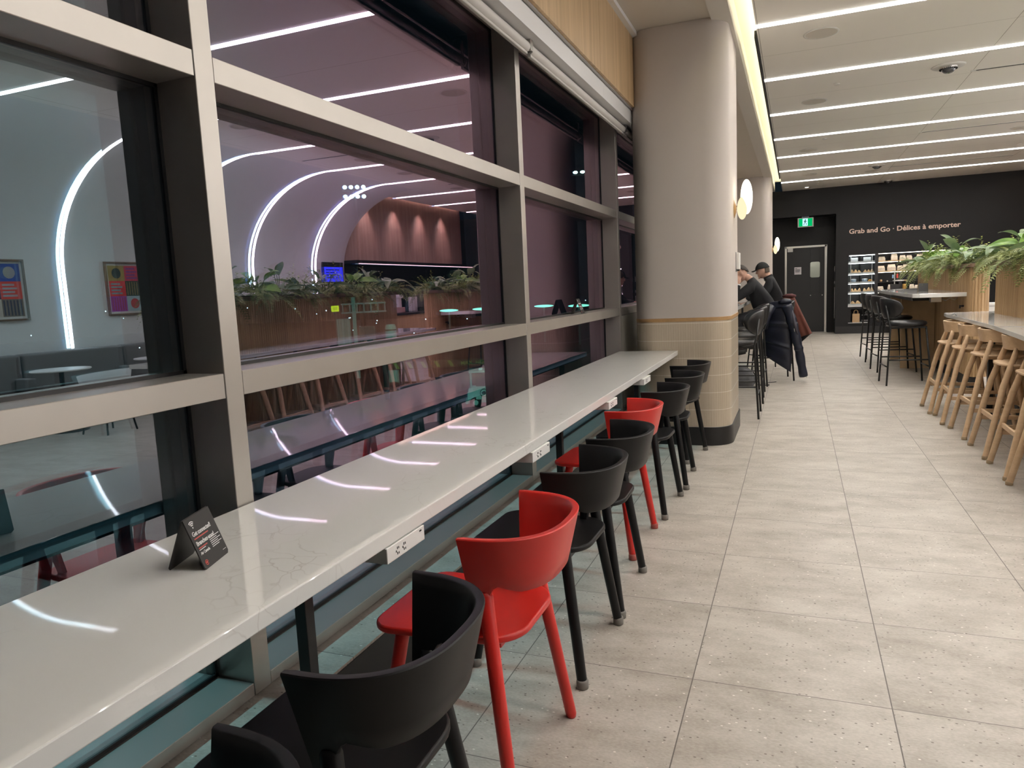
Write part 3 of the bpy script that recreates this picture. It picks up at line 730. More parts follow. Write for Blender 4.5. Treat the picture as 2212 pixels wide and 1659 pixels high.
mWRAP = M('kraft_wrap', (.66, .42, .21), .7, noise=.25, nscale=22)
mBAGW = M('pale_paper_bag', (.74, .66, .55), .75, noise=.12, nscale=18)
mBIRCH = M('birch_shelf', (.66, .46, .25), .5)
t = thing('display_fridge', 'bright chilled display case set in the black wall', 'fridge', (1.48, YW, .655))
obj('liner', MB().box(-.295, .30, .45, .455, 0, 1.27).box(-.295, -.29, .02, .45, 0, 1.27).box(.294, .3, .02, .45, 0, 1.27), M('fridge_liner', (.055, .055, .06), .35), t)
obj('roof', MB().box(-.295, .3, .02, .45, 1.262, 1.27), mSTEEL, t)
obj('floor_tray', MB().box(-.295, .3, .0, .45, 0, .04), mSTEEL, t)
obj('divider', MB().box(-.012, .012, .20, .45, .04, 1.262), mGASK, t)
SHZ = [.105 - .04, .36, .60, .855 - .03, 1.10]
for z in SHZ:
    s = obj('shelf', MB().box(-.29, .294, .05, .44, z - .03, z - .018).box(-.29, .294, .046, .058, z - .03, z + .012), mSTEEL, t)
    obj('shelf_light', MB().box(-.285, .29, .062, .076, z - .045, z - .032), mLEDC, s)
obj('lamp', MB().box(-.285, .29, .03, .05, 1.245, 1.258), mLEDC, t)
g = MB()
for x in (-.235, .235): g.box(x - .006, x + .006, .06, .07, .04, 1.26)
obj('rails', g, mSTEEL, t)
obj('glass_front', MB().box(-.29, .294, .012, .018, .04, 1.262), mGLS, t)
# rounded upper corner
g = MB(); pl = [(-.295, 1.265), (-.295, 1.265 - .055)] + [(-.295 + .055 - .055 * math.cos(k * PI / 16), 1.265 - .055 + .055 * math.sin(k * PI / 16)) for k in range(1, 8)] + [(-.24, 1.265)]
obj('corner', g.prism_ax(pl, -.001, .03, 1), mBLACK, t)
def wedge(w, h, d, lean=0.):
    """folded triangular wrap: wide foot, pinched top"""
    g = MB()
    r = [[(-w, -d, 0), (w, -d, 0), (w, d, 0), (-w, d, 0)], [(-w * .92, -d * .8, h * .45), (w * .92, -d * .8, h * .45), (w * .92, d * .8, h * .45), (-w * .92, d * .8, h * .45)],
         [(-w * .35 + lean, -d * .22, h * .9), (w * .35 + lean, -d * .22, h * .9), (w * .35 + lean, d * .22, h * .9), (-w * .35 + lean, d * .22, h * .9)],
         [(-w * .3 + lean, -.004, h), (w * .3 + lean, -.004, h), (w * .3 + lean, .004, h), (-w * .3 + lean, .004, h)]]
    return g.loft(r)
rows = ['bottom', 'second', 'third', 'fourth', 'top']
for r, z in enumerate(SHZ):
    zz = .655 + z + .0
    if r == 2:
        for j, (x, lab) in enumerate([(-.17, 'left'), (.08, 'right')]):
            p = thing('salad_cup', 'pale blue lidded tub on the middle shelf of the chilled case, %s one' % lab, 'tub', (1.48 + x, 19.86, zz - .018), group='tubs in the chilled case')
            obj('cup', MB().lathe([(.045, 0), (.062, .07), (.062, .09)], n=14), M('tub_%d' % j, (.42, .55, .72), .35), p, smooth=True)
            obj('lid', MB().lathe([(.064, .09), (.064, .098), (.03, .105), (.001, .106)], n=14), mWHITE, p, smooth=True)
        p = tag(obj('orange_fruit', MB().ell((0, 0, .04), (.055, .05, .04), 14, 8), M('fruit_orange', (.75, .36, .05), .5), smooth=True), 'orange rounded pack at the right of the middle chilled shelf', 'food'); p.location = (1.69, 19.86, zz - .018)
        p = tag(obj('red_cap', MB().ell((0, 0, .022), (.022, .022, .022), 12, 8), M('cap_red', (.6, .08, .08), .4), smooth=True), 'small red lidded pot at the left of the middle chilled shelf', 'food'); p.location = (1.325, 19.95, zz - .018)
        continue
    if r == 4:
        for j, x in enumerate((-.16, .13)):
            p = tag(obj('clear_box', MB().box(-.085, .085, -.04, .04, 0, .12), M('box_pale_%d' % j, (.70, .73, .74), .3), bevel=.008), '%s pale plastic box on the top shelf of the chilled case' % ('left' if j == 0 else 'right'), 'box', 'plastic boxes on the top chilled shelf')
            p.location = (1.48 + x, 19.87, zz - .018)
        continue
    for side in (0, 1):
        for j in range(3 if r != 0 else 2):
            n_ = 3 if r != 0 else 2
            x = (-.235 if side == 0 else .045) + (j + .5) * (.235 / n_)
            h = random.uniform(.105, .135) if r == 1 else random.uniform(.085, .11)
            p = tag(obj('wrapped_sandwich', wedge(.235 / n_ * .52, h, .05, random.uniform(-.012, .012)), mWRAP), 'brown wrapped sandwich on the %s shelf of the chilled case, %s in the %s half' % (rows[r], ORD[j], ('left', 'right')[side]), 'sandwich', 'wrapped sandwiches in the chilled case')
            p.location = (1.48 + x, 19.86, zz - .018)
t = thing('display_shelving', 'open black shelving with birch boards beside the chilled case', 'shelf', (2.73, YW, .655))
obj('side_post', MB().box(-.955, -.89, -.003, .45, 0, 1.275), mBLACK2, t)
obj('back_panel', MB().box(-.89, .89, .44, .455, 0, 1.275), M('shelf_back', (.008, .009, .014), .4), t)
obj('mid_post', MB().box(-.42, -.36, .1, .44, .3, .82), mBLACK2, t)
for z, a, b in ((1.105, -.885, -.445), (1.105, -.43, .89), (.86, -.885, .89), (.37, -.885, -.44), (.36, -.35, .89), (.06, -.885, .89)):
    s = obj('board', MB().box(a, b, .03, .42, z - .042, z - .012), mBIRCH, t, bevel=.002)
    obj('board_light', MB().box(a + .01, b - .01, .05, .062, z - .052, z - .043), mLEDW, s)
obj('top_light', MB().box(-.88, .88, .01, .025, 1.258, 1.27), mLEDW, t)
obj('low_shelf', MB().box(-.885, .89, .12, .42, .565, .58), mSLOT, t)
def paperbag(w, h, d):
    g = MB().loft([[(-w, -d, 0), (w, -d, 0), (w, d, 0), (-w, d, 0)], [(-w, -d, h * .5), (w, -d, h * .5), (w, d, h * .5), (-w, d, h * .5)],
                   [(-w * .86, -d * .4, h * .85), (w * .86, -d * .4, h * .85), (w * .86, d * .4, h * .85), (-w * .86, d * .4, h * .85)], [(-w * .84, -.003, h), (w * .84, -.003, h), (w * .84, .003, h), (-w * .84, .003, h)]])
    return g
names = {1.105: 'top', .86: 'second', .37: 'lower'}
for z, lst in ((1.105, [(1.93, .075, .10), (2.2, .07, .15), (2.38, .065, .11), (2.52, .06, .10), (2.75, .07, .12)]), (.86, [(1.92, .08, .125), (2.145, .09, .15), (2.33, .06, .11), (2.47, .085, .13), (2.7, .08, .12)]), (.37, [(1.91, .07, .12), (2.15, .078, .155), (2.59, .05, .14), (2.70, .05, .12)])):
    for j, (x, w, h) in enumerate(lst):
        p = thing('paper_bag', 'pale paper bag on the %s birch shelf, %s from the left' % (names[z], ORD[j]), 'bag', (x, 19.88, .655 + z - .012), group='paper bags on the birch shelves')
        obj('bag', paperbag(w, h, .05), mBAGW, p)
        obj('seal', MB().lathe([(.001, -.002), (.02, -.002), (.02, 0), (.001, 0)], (0, -.047, h * .42), 12, axis=1), M('seal_%s%d' % (names[z], j), (.42, .37, .31), .6), p)
p = thing('snack_jar', 'jar of golden snacks on the lower shelf right of the post', 'jar', (2.435, 19.88, 1.003))
obj('contents', MB().lathe([(.04, .002), (.042, .15), (.036, .165)], n=16), M('snack', (.75, .42, .12), .5, noise=.3, nscale=40), p, smooth=True)
obj('lid', MB().lathe([(.05, .24), (.05, .262), (.001, .264)], n=16), mBIRCH, p, smooth=True)
obj('glass', MB().lathe([(.046, 0), (.048, .2), (.044, .24)], n=16), mGLS, p, smooth=True)
for j, (x, r, c) in enumerate([(1.925, .032, (.62, .40, .24)), (2.065, .018, (.75, .73, .7))]):
    p = tag(obj('round_pot', MB().ell((0, 0, r), (r, r, r), 14, 8), M('pot_%d' % j, c, .5), smooth=True), ['brown round pot on the thin dark shelf', 'small white round pot on the thin dark shelf'][j], 'pot'); p.location = (x, 19.9, 1.235)
# drink tap in front of the shelves
t = thing('drinks_dispenser', 'small drinks dispenser with a red tap on a dark stand', 'dispenser', (2.18, 19.45, 0))
obj('stand', MB().box(-.09, .09, -.12, .12, 0, 1.18), mBLACK2, t, bevel=.004)
obj('canister', MB().lathe([(.055, 1.29), (.06, 1.31), (.06, 1.47), (.05, 1.5)], n=18), mGLS, t, smooth=True)
obj('drip_tray', MB().lathe([(.11, 1.245), (.12, 1.25), (.12, 1.27), (.001, 1.275)], (.07, 0, 0), 20), mWHITE, t, smooth=True)
obj('post', MB().box(-.02, .0, -.02, .02, 1.18, 1.5), mCHROME, t)
obj('tap', MB().box(.02, .06, -.08, -.03, 1.32, 1.42), M('tap_red', (.65, .07, .05), .4), t, bevel=.004)
obj('handle', MB().box(-.07, -.03, -.08, -.03, 1.32, 1.40), M('tap_blue', (.25, .42, .65), .4), t, bevel=.004)
t = thing('carry_bag', 'brown paper carrier bag with handles in the low wall niche', 'bag', (1.375, YW + .1, .268))
obj('bag', MB().box(-.082, .082, -.05, .05, 0, .215), M('kraft_bag', (.44, .29, .155), .7), t, bevel=.003)
obj('fold', MB().box(-.0835, .0835, -.052, .052, .15, .153), M('kraft_fold', (.33, .21, .11), .7), t)
for s in (-1, 1):
    obj('handle', MB().tube([(-.045, s * .04, .2)] + [(-.045 * math.cos(k * PI / 8), s * .04, .255 + .05 * math.sin(k * PI / 8)) for k in range(9)] + [(.045, s * .04, .2)], .007, 8), mWRAP, t, smooth=True)
t = thing('niche_rails', 'two thin steel rails and ledge in the low wall niche', 'rail', (1.45, YW, .255))
obj('ledge', MB().box(-.255, .22, -.03, .4, 0, .013), mSTEEL, t)
g = MB()
for z in (.06, .19): g.box(.05, .21, .02, .028, z, z + .008)
obj('rail', g, mSTEEL, t)
obj('lining', MB().box(-.2, .21, .4, .41, .013, .34), mDARK, t)
# ------------------------------------------------------------------ slatted planter partitions
def partition(label, y0, y1, x0=1.92, x1=2.105):
    t = thing('planter_box', label, 'planter', ((x0 + x1) / 2, (y0 + y1) / 2, 0), group='slatted planter partitions')
    sh = Matrix.Translation((-(x0 + x1) / 2, -(y0 + y1) / 2, 0))
    o = stadium(x0, x1, y0, y1, .09, 10)
    obj('slat_cladding', tiles(o, .155, 1.455, 5, .034, .011).xf(sh), mOAK, t)
    obj('plinth', MB().prism(stadium(x0 + .02, x1 - .02, y0 + .02, y1 - .02, .07), 0, .156).xf(sh), mBLACK2, t)
    tr = obj('trough', MB().prism(stadium(x0 - .06, x1 + .06, y0 - .04, y1 + .04, .11), 1.456, 1.50).xf(sh), M('trough_brown' , (.17, .11, .07), .6) if 'trough_brown' not in bpy.data.materials else bpy.data.materials['trough_brown'], t, bevel=.004)
    obj('soil', MB().prism(stadium(x0 - .04, x1 + .04, y0 - .02, y1 + .02, .1), 1.50, 1.508).xf(sh), mDARK, tr)
    return t
partition('far slatted oak planter wall with the white counter', 9.93, 14.05)
partition('near slatted oak planter wall behind the oak stools', 4.9, 8.87)

# counters on the partitions
t = thing('bar_counter', 'white counter with a rounded corner on the far planter wall', 'counter', (1.63, 12.0, 1.11))
pl = [(.285, -1.85), (.285, 1.95), (-.33, 1.95), (-.325, .4)]
pl += [(-.29 + .09 - .09 * math.cos(k * PI / 16), -1.85 + .09 - .09 * math.sin(k * PI / 16)) for k in range(9)]
obj('counter_top', MB().prism(pl, 0, .05), mQUARTZ, t, bevel=.004)
obj('support_panel', MB().box(-.17, .27, 1.5, 1.54, -1.11, 0), M('pale_oak_panel', (.64, .46, .27), .5, noise=.1, nscale=9), t)
obj('support_panel', MB().box(-.17, .27, .2, .24, -1.11, 0), bpy.data.materials['pale_oak_panel'], t)
obj('junction_box', MB().box(-.02, .10, -1.35, -1.2, -.075, -.005), mCHROME, t, bevel=.003)
obj('conduit', MB().tube([(.1, -1.3, -.03), (.15, -1.32, -.06), (.2, -1.3, -.03), (.25, -1.32, -.055), (.28, -1.3, -.03)], .009, 8), mCHROME, t, smooth=True)
obj('cable_tray', MB().box(-.2, .05, -1.1, 1.3, -.06, -.02), mBLACK2, t)
obj('coat_hook', MB().box(.25, .28, -1.72, -1.66, -.13, -.11).box(.235, .25, -1.70, -1.68, -.15, -.11), mBLACK2, t)
t = thing('bar_table', 'long white boat-shaped table on the near planter wall', 'table', (1.6, 6.6, .929))
pl = [(.315, -2.2), (.315, 2.285), (.86, 2.285), (.86, 2.72), (-.05, 2.66), (-.085, 2.56), (-.10, 2.36), (-.098, 1.25), (-.10, .39), (-.145, -.4), (-.19, -1.04), (-.27, -2.2)]
obj('table_top', MB().prism(pl, 0, .036), mQUARTZ, t, bevel=.003)
obj('under_rail', MB().box(.1, .22, -1.9, 1.7, -.05, 0), mBLACK2, t)
for y in (-1.6, 1.55): obj('leg', MB().box(.13, .18, y - .025, y + .025, -.929, 0), mBLACK2, t)
t = thing('waste_cabinet', 'low white cabinet seen through the gap between the planters', 'cabinet', (3.3, 14.1, 0))
obj('body', MB().box(-.45, .45, 0, .4, .06, .82), mWHITE, t, bevel=.004); obj('top', MB().box(-.47, .47, -.02, .42, .82, .86), mWPLAS, t); obj('plinth', MB().box(-.42, .42, .03, .38, 0, .06), mBLACK2, t)
obj('door', MB().box(-.43, -.005, -.012, 0, .08, .80).box(.005, .43, -.012, 0, .08, .80), mWPLAS, t)

# ------------------------------------------------------------------ black upholstered bar stools (face +x)
mLEA = M('black_leather', (.014, .0135, .0145), .38, bump=.25, bscale=160)
mTUB = M('black_tube', (.007, .007, .007), .4)
def bar_stool(label, group):
    t = thing('bar_stool', label, 'stool', (0, 0, 0), group=group)
    obj('seat', MB().lathe([(.001, .745), (.19, .745), (.225, .757), (.24, .78), (.228, .803), (.19, .815), (.001, .818)], n=32), mLEA, t, smooth=True)
    rings = []
    for i in range(25):                                   # curved oval back pad
        u = -1 + 2 * i / 24; a = 1.22 * u - .13; y = .252 * math.sin(a); h = .13 * math.sqrt(max(1 - abs(u) ** 3.0, 0)) + .004
        x = -.03 - .25 * math.cos(a)
        th = .019 * (1 - .5 * abs(u) ** 6)
        ring = []
        for k in range(12):
            b = 2 * PI * k / 12; o_ = th * math.cos(b); zz = h * math.sin(b)
            ring.append((x - (o_ + .022 * zz / .13) * math.cos(a), y + (o_ + .022 * zz / .13) * math.sin(a), .985 + zz))
        rings.append(ring)
    obj('backrest', MB().loft(rings), mLEA, t, smooth=True)
    for sy in (1, -1):
        obj('leg', MB().tube([(-.262, sy * .24, 0), (-.222, sy * .205, .75), (-.245, sy * .175, .86), (-.262, sy * .135, 1.03)], .0115, 10), mTUB, t, smooth=True)
        obj('leg', MB().tube([(.255, sy * .235, 0), (.19, sy * .17, .75)], .0115, 10), mTUB, t, smooth=True)
    zr = .33; f = zr / .75
    X0, X1, Y0, Y1 = -.262 + .04 * f, .255 - .065 * f, .24 - .035 * f, .235 - .065 * f
    g = MB()
    g.tube([(X0, -Y0, zr), (X1, -Y1, zr)], .009, 8).tube([(X0, Y0, zr), (X1, Y1, zr)], .009, 8)
    zr2 = .24; f2 = zr2 / .75
    g.tube([(-.262 + .04 * f2, -.24 + .035 * f2, zr2), (-.262 + .04 * f2, .24 - .035 * f2, zr2)], .009, 8).tube([(.255 - .065 * f2, -.235 + .065 * f2, zr2), (.255 - .065 * f2, .235 - .065 * f2, zr2)], .009, 8)
    obj('footrest', g, mTUB, t, smooth=True)
    g = MB().box(-.20, .19, -.19, -.17, .728, .745).box(-.20, .19, .17, .19, .728, .745).box(-.21, -.19, -.19, .19, .728, .745).box(.17, .19, -.17, .17, .728, .745)
    obj('seat_frame', g, mTUB, t)
    for sx, sy in ((-.262, .24), (-.262, -.24), (.255, .235), (.255, -.235)):
        pass
    return t
s0 = bar_stool('nearest black bar stool at the far white counter', 'black bar stools at the far white counter')
s0.location = (1.315, 10.50, 0); s0.rotation_euler.z = math.radians(5)
for i, y in enumerate((11.92, 12.86, 13.8)):
    dup(s0, (1.335, y, 0), math.radians((6, 4, 7)[i]), '%s black bar stool from the front at the far white counter' % ORD[i + 1])

# ------------------------------------------------------------------ oak stools (face +x)
def oak_stool(label):
    t = thing('oak_stool', label, 'stool', (0, 0, 0), group='oak bar stools at the boat-shaped table')
    rings = []
    for i in range(17):                                   # bent backboard, wrapping forward at its ends
        u = -1 + 2 * i / 16; y = .262 * u; x = -.028 + .14 * abs(u) ** 2.4 ; a = math.atan2(.14 * 2.4 * abs(u) ** 1.4 * (1 if u > 0 else -1), .262)
        zt, zb = .922, .812 + .01 * abs(u) ** 2
        th = .009
        P = lambda o_, z, tilt: (x - o_ * math.cos(a) - tilt * math.cos(a), y + o_ * math.sin(a), z)
        rings.append([P(th, zb, -.018), P(th, zt, 0.0), P(-th, zt, 0.0), P(-th, zb, -.018)])
    obj('backrest', MB().loft(rings), mOAKS, t, bevel=.004, auto=40)
    pl = stadium(-.075, .345, -.20, .20, .13, 8)
    obj('seat', MB().prism(pl, .695, .713), mOAKS, t, bevel=.006, seg=3, auto=50)
    for sy in (1, -1):
        obj('leg', MB().tube([(-.175, sy * .247, 0), (-.172, sy * .245, .02), (-.06, sy * .185, .55), (.016, sy * .155, .80), (.022, sy * .152, .83)], [.019, .0205, .023, .0195, .016], 14), mOAKS, t, smooth=True)
        obj('leg', MB().tube([(.40, sy * .235, 0), (.397, sy * .233, .02), (.28, sy * .15, .70)], [.019, .0205, .023], 14), mOAKS, t, smooth=True)
    g = MB()
    z = .30; xr, yr = -.112, .213; xf, yf = .35, .2
    g.box(xr - .009, xr + .009, -yr, yr, z - .017, z + .017); g.box(xf - .009, xf + .009, -yf, yf, .15, .19)
    for sy in (1, -1): g.obox(((xr + xf) / 2, sy * .21, .245), (xf - xr, .016, .034), Matrix.Identity(3))
    obj('stretcher', g, mOAKS, t, bevel=.003)
    g = MB().prism_ax([(-.05, .695), (.32, .695), (.25, .655), (.02, .655)], -.011, .011, 1).box(.1, .13, -.17, .17, .665, .695)
    obj('seat_rail', g, mOAKS, t)
    for sy in (1, -1):
        obj('foot_cap', MB().lathe([(.019, 0), (.0225, .002), (.0225, .024), (.0205, .028)], (-.174, sy * .2465, 0), 14), M('cap_tan', (.40, .30, .19), .8) if 'cap_tan' not in bpy.data.materials else bpy.data.materials['cap_tan'], t, smooth=True)
    return t
s1 = oak_stool('farthest oak stool at the corner of the boat-shaped table')
OY = [(8.44, 1.43), (7.86, 1.455), (7.2, 1.49), (6.47, 1.50), (5.85, 1.50), (5.25, 1.49)]
s1.location = (OY[0][1], OY[0][0], 0)
for i, (y, x) in enumerate(OY[1:]):
    dup(s1, (x, y, 0), math.radians((-2, 2, 0, -1, 1)[i]), '%s oak stool from the far end of the boat-shaped table%s' % (ORD[i + 1], ', cut by the right edge' if i == 4 else ''))

# ------------------------------------------------------------------ planting
def leafmat(name, a, b, rough):
    m, nt, out = nt_new(name)
    p = N(nt, 'ShaderNodeBsdfPrincipled'); p.inputs['Roughness'].default_value = rough
    tc = N(nt, 'ShaderNodeTexCoord'); nz = N(nt, 'ShaderNodeTexNoise'); nz.inputs['Scale'].default_value = 9; nt.links.new(tc.outputs['Object'], nz.inputs['Vector'])
    cr = N(nt, 'ShaderNodeValToRGB'); cr.color_ramp.elements[0].position = .35; cr.color_ramp.elements[1].position = .65
    cr.color_ramp.elements[0].color = (*a, 1); cr.color_ramp.elements[1].color = (*b, 1)
    nt.links.new(nz.outputs[0], cr.inputs[0]); nt.links.new(cr.outputs[0], p.inputs['Base Color'])
    tr = N(nt, 'ShaderNodeBsdfTranslucent'); nt.links.new(cr.outputs[0], tr.inputs[0])
    mx = N(nt, 'ShaderNodeMixShader'); mx.inputs[0].default_value = .2
    nt.links.new(p.outputs[0], mx.inputs[1]); nt.links.new(tr.outputs[0], mx.inputs[2]); nt.links.new(mx.outputs[0], out.inputs[0])
    return m
mFERN = leafmat('fern_green', (.10, .14, .035), (.29, .33, .11), .5)
mBROAD = leafmat('broad_leaf', (.075, .14, .06), (.19, .26, .13), .34)
mBROAD2 = leafmat('broad_leaf_light', (.10, .22, .03), (.22, .36, .07), .36)
mSPRIG = leafmat('sprig_yellow_green', (.22, .30, .05), (.40, .45, .13), .5)
mSTEM = M('plant_stem', (.10, .13, .04), .6)
def frond(g, rnd, a, L, up, droop):
    d = Vector((math.cos(a), math.sin(a), 0)); side = Vector((-d.y, d.x, 0)); pts = []
    for i in range(25):
        s = i / 24; pts.append(d * (L * s * (1 - .15 * s)) + Vector((0, 0, up * s - droop * s * s)))
    for i in range(1, 24):
        p, q = pts[i], pts[i + 1]; ax = (q - p).normalized(); s = i / 24
        w = L * .16 * math.sin(PI * (s * .9 + .08)) ** .7; wd = L * .017
        nrm = side.cross(ax)
        for sg in (1, -1):
            tip = p + side * sg * w + ax * w * .45 + nrm * (rnd.uniform(-.25, .1) * w)
            g.add([p, p + ax * wd * 1.2 + side * sg * w * .3, tip, p - ax * wd * .6 + side * sg * w * .45], [(0, 1, 2, 3)])
def fern(seed):
    rnd = random.Random(seed); g = MB()
    for k in range(22):
        a = k * 2.4 + rnd.uniform(-.3, .3); L = rnd.uniform(.26, .46)
        frond(g, rnd, a, L, rnd.uniform(.05, .34), rnd.uniform(.15, .42))
    return g
def leaf(g, base, d, L, w, arch, roll):
    d = Vector(d).normalized(); side = d.cross(Vector((0, 0, 1))).normalized() if abs(d.z) < .98 else Vector((1, 0, 0)); up = side.cross(d)
    side = (side * math.cos(roll) + up * math.sin(roll)); up = side.cross(d)
    vs = []; n = 11
    for i in range(n + 1):
        s = i / n; c = Vector(base) + d * L * s + Vector((0, 0, -arch * L * s * s))
        ww = w * (math.sin(PI * s ** .75) ** .85 if 0 < s < 1 else .02)
        wv = .05 * w * math.sin(9 * s + base[0] * 40)
        vs += [c + side * ww + up * (.28 * ww + wv), c + side * ww * .5 + up * .08 * ww, c, c - side * ww * .5 + up * .08 * ww, c - side * ww + up * (.28 * ww - wv)]
    fs = [(5 * i + j, 5 * i + j + 1, 5 * i + 6 + j, 5 * i + 5 + j) for i in range(n) for j in range(4)]
    g.add(vs, fs)
def broad(seed, tall):
    rnd = random.Random(seed); g = MB(); st = MB()
    for k in range(8):
        a = k * 2.4 + rnd.uniform(-.5, .5); el = rnd.uniform(.1, .5) if k > 2 else rnd.uniform(.5, 1.1)
        h = rnd.uniform(.06, .14) + (.10 * tall if k < 3 else 0); r = rnd.uniform(.03, .10)
        b = Vector((r * math.cos(a), r * math.sin(a), h))
        st.tube([(0, 0, 0), b * .6, b], .004, 6)
        leaf(g, b, (math.cos(a) * math.cos(el), math.sin(a) * math.cos(el), math.sin(el)), rnd.uniform(.19, .30), rnd.uniform(.04, .062), rnd.uniform(.2, .6), rnd.uniform(-.7, .7))
    return g, st
def sprig(seed):
    rnd = random.Random(seed); g = MB()
    for k in range(14):
        a = rnd.uniform(0, 2 * PI); el = rnd.uniform(.6, 1.4); L = rnd.uniform(.16, .34)
        d = Vector((math.cos(a) * math.cos(el), math.sin(a) * math.cos(el), math.sin(el)))
        for i in range(4, 17):
            p = d * (L * i / 16); b = rnd.uniform(0, 2 * PI)
            leaf(g, p, (math.cos(b), math.sin(b), .5), .035, .010, .2, 0)
    return g
protos = {}
def plant(kind, var, x, y, z, rz, sc, label):
    key = (kind, var)
    grp = {'fern': 'ferns in the planters', 'broad': 'broad leaved plants in the planters', 'sprig': 'yellow green sprigs in the planters'}[kind]
    if key not in protos:
        nm = {'fern': 'fern_plant', 'broad': 'broad_leaf_plant', 'sprig': 'foliage_sprig'}[kind]
        t = thing(nm, label, 'plant', (x, y, z), rz, grp)
        if kind == 'fern': obj('fronds', fern(var + 10), mFERN, t)
        elif kind == 'sprig': obj('leaves', sprig(var + 40), mSPRIG, t)
        else:
            g, st = broad(var + 70, var % 2); obj('leaves', g, mBROAD2 if var == 2 else mBROAD, t, smooth=True); obj('stems', st, mSTEM, t)
        t.scale = (sc,) * 3; protos[key] = t; return t
    return dup(protos[key], (x, y, z), rz, label, grp, scale=sc)
rnd = random.Random(3)
for pn, y0, y1 in (('far', 9.95, 13.95), ('near', 4.95, 8.85)):
    nf = 12
    for k in range(nf):
        y = y0 + (y1 - y0) * (k + .5) / nf + rnd.uniform(-.06, .06)
        plant('fern', k % 3, 2.01 + (-.09 if k % 2 else .09), y, 1.5, rnd.uniform(0, 6), rnd.uniform(.95, 1.2), 'arching fern on the %s planter wall, %s from its near end' % (pn, ORD[k]))
    for k in range(9):
        y = y0 + (y1 - y0) * (k + .5) / 9 + rnd.uniform(-.1, .1)
        plant('broad', k % 4, 2.01 + rnd.uniform(-.08, .06), y, 1.5, rnd.uniform(0, 6), rnd.uniform(.95, 1.25), 'broad leaved plant on the %s planter wall, %s from its near end' % (pn, ORD[k]))
    for k in range(6):
        y = y0 + (y1 - y0) * (k + .5) / 6 + rnd.uniform(-.15, .15)
        plant('sprig', k % 2, 2.01 + rnd.uniform(-.1, .1), y, 1.5, rnd.uniform(0, 6), rnd.uniform(1., 1.3), 'yellow green sprig on the %s planter wall, %s from its near end' % (pn, ORD[k]))
# ------------------------------------------------------------------ seats, art and coffee bar on the curved-wall side (seen mirrored in the glass)
mGREY = M('grey_upholstery', (.17, .165, .165), .85, bump=.2, bscale=300)
mWALN = M('frame_walnut', (.20, .125, .08), .5)
def banq(label):
    t = thing('banquette', label, 'bench', (0, 0, 0), group='grey wall benches')
    obj('back_cushion', MB().box(-.20, -.012, -.725, .725, .42, .93), mGREY, t, bevel=.035, seg=4)
    obj('seat_cushion', MB().box(-.72, -.2, -.725, .725, .33, .47), mGREY, t, bevel=.03, seg=4)
    obj('base', MB().box(-.66, -.02, -.72, .72, .0, .33), mBLACK2, t)
    obj('armrest', MB().box(-.45, -.205, .60, .715, .48, .64), mGREY, t, bevel=.02, seg=3)
    return t
b0 = banq('grey wall bench under the first framed artwork'); b0.location = (5.89, 2.4, 0)
for i, y in enumerate((3.87, 5.34, 6.81, 8.28, 9.75, 11.22)):
    dup(b0, (5.89, y, 0), None, ['grey wall bench second along the curved wall', 'grey wall bench mirrored at the left picture edge', 'grey wall bench mirrored below the white light line', 'grey wall bench under the right framed artwork', 'grey wall bench behind the near planter', 'grey wall bench next to the blue screen'][i])
ART = [[(.62, .66, .72), (.04, .09, .38), (.02, .02, .10), (.75, .07, .05), (.62, .60, .52), (.20, .17, .13)],
       [(.38, .28, .08), (.60, .05, .09), (.72, .05, .05), (.03, .06, .04), (.36, .06, .42), (.36, .50, .52)],
       [(.10, .30, .45), (.70, .35, .05), (.55, .08, .12), (.75, .70, .6), (.04, .10, .12), (.45, .5, .2)]]
def art(i, y, label):
    t = thing('framed_artwork', label, 'picture', (5.9, y, 1.735), group='framed artworks on the curved wall side')
    w, h = .30, .36
    obj('frame', MB().box(-.035, 0, -w - .025, -w, -h - .025, h + .025).box(-.035, 0, w, w + .025, -h - .025, h + .025).box(-.035, 0, -w, w, -h - .025, -h).box(-.035, 0, -w, w, h, h + .025), mWALN, t, bevel=.002)
    obj('mount', MB().box(-.012, 0, -w, w, -h, h), M('mount_board_%d' % i, (.68, .66, .63), .8), t)
    for r in range(3):
        for c in range(2):
            y0 = -w + .03 + c * (w - .03); z0 = h - .03 - (r + 1) * (2 * h - .06) / 3
            q = obj('colour_block', MB().box(-.0135, -.012, y0, y0 + w - .03, z0, z0 + (2 * h - .06) / 3), M('art_%d%d%d' % (i, r, c), ART[i % 3][r * 2 + c], .6), t)
            kx = y0 + .135; kz = z0 + .11; g = MB()
            if (r + c + i) % 3 == 0:
                for k in range(6): g.box(-.0145, -.0135, y0 + .02 + k * .042, y0 + .038 + k * .042, z0 + .015, z0 + .205)
            elif (r + c + i) % 3 == 1: g.lathe([(.001, 0), (.075, 0), (.075, .001), (.001, .001)], (-.0145, kx, kz), 24, axis=0)
            else:
                for k in range(4): g.box(-.0145, -.0135, y0 + .03, y0 + .21 - .03 * (k % 2), z0 + .03 + k * .045, z0 + .055 + k * .045)
            cc = ART[i % 3][(r * 2 + c + 3) % 6]
            obj('motif', g, M('motif_%d%d%d' % (i, r, c), tuple(.6 * v + .03 for v in cc), .6), q)
    return t
art(0, 6.05, 'framed poster of blue, red and white blocks mirrored at the left edge')
art(1, 7.86, 'framed poster of gold, red and purple blocks mirrored in the left window')
art(2, 4.2, 'framed poster of mixed blocks by the second wall bench')
art(2, 9.7, 'framed poster of mixed blocks behind the near planter')
t = thing('wall_screen', 'small wall screen glowing blue beyond the plants', 'screen', (5.9, 13.0, 2.02))
obj('bezel', MB().box(-.05, 0, -.36, .36, -.24, .20), mGASK, t, bevel=.004)
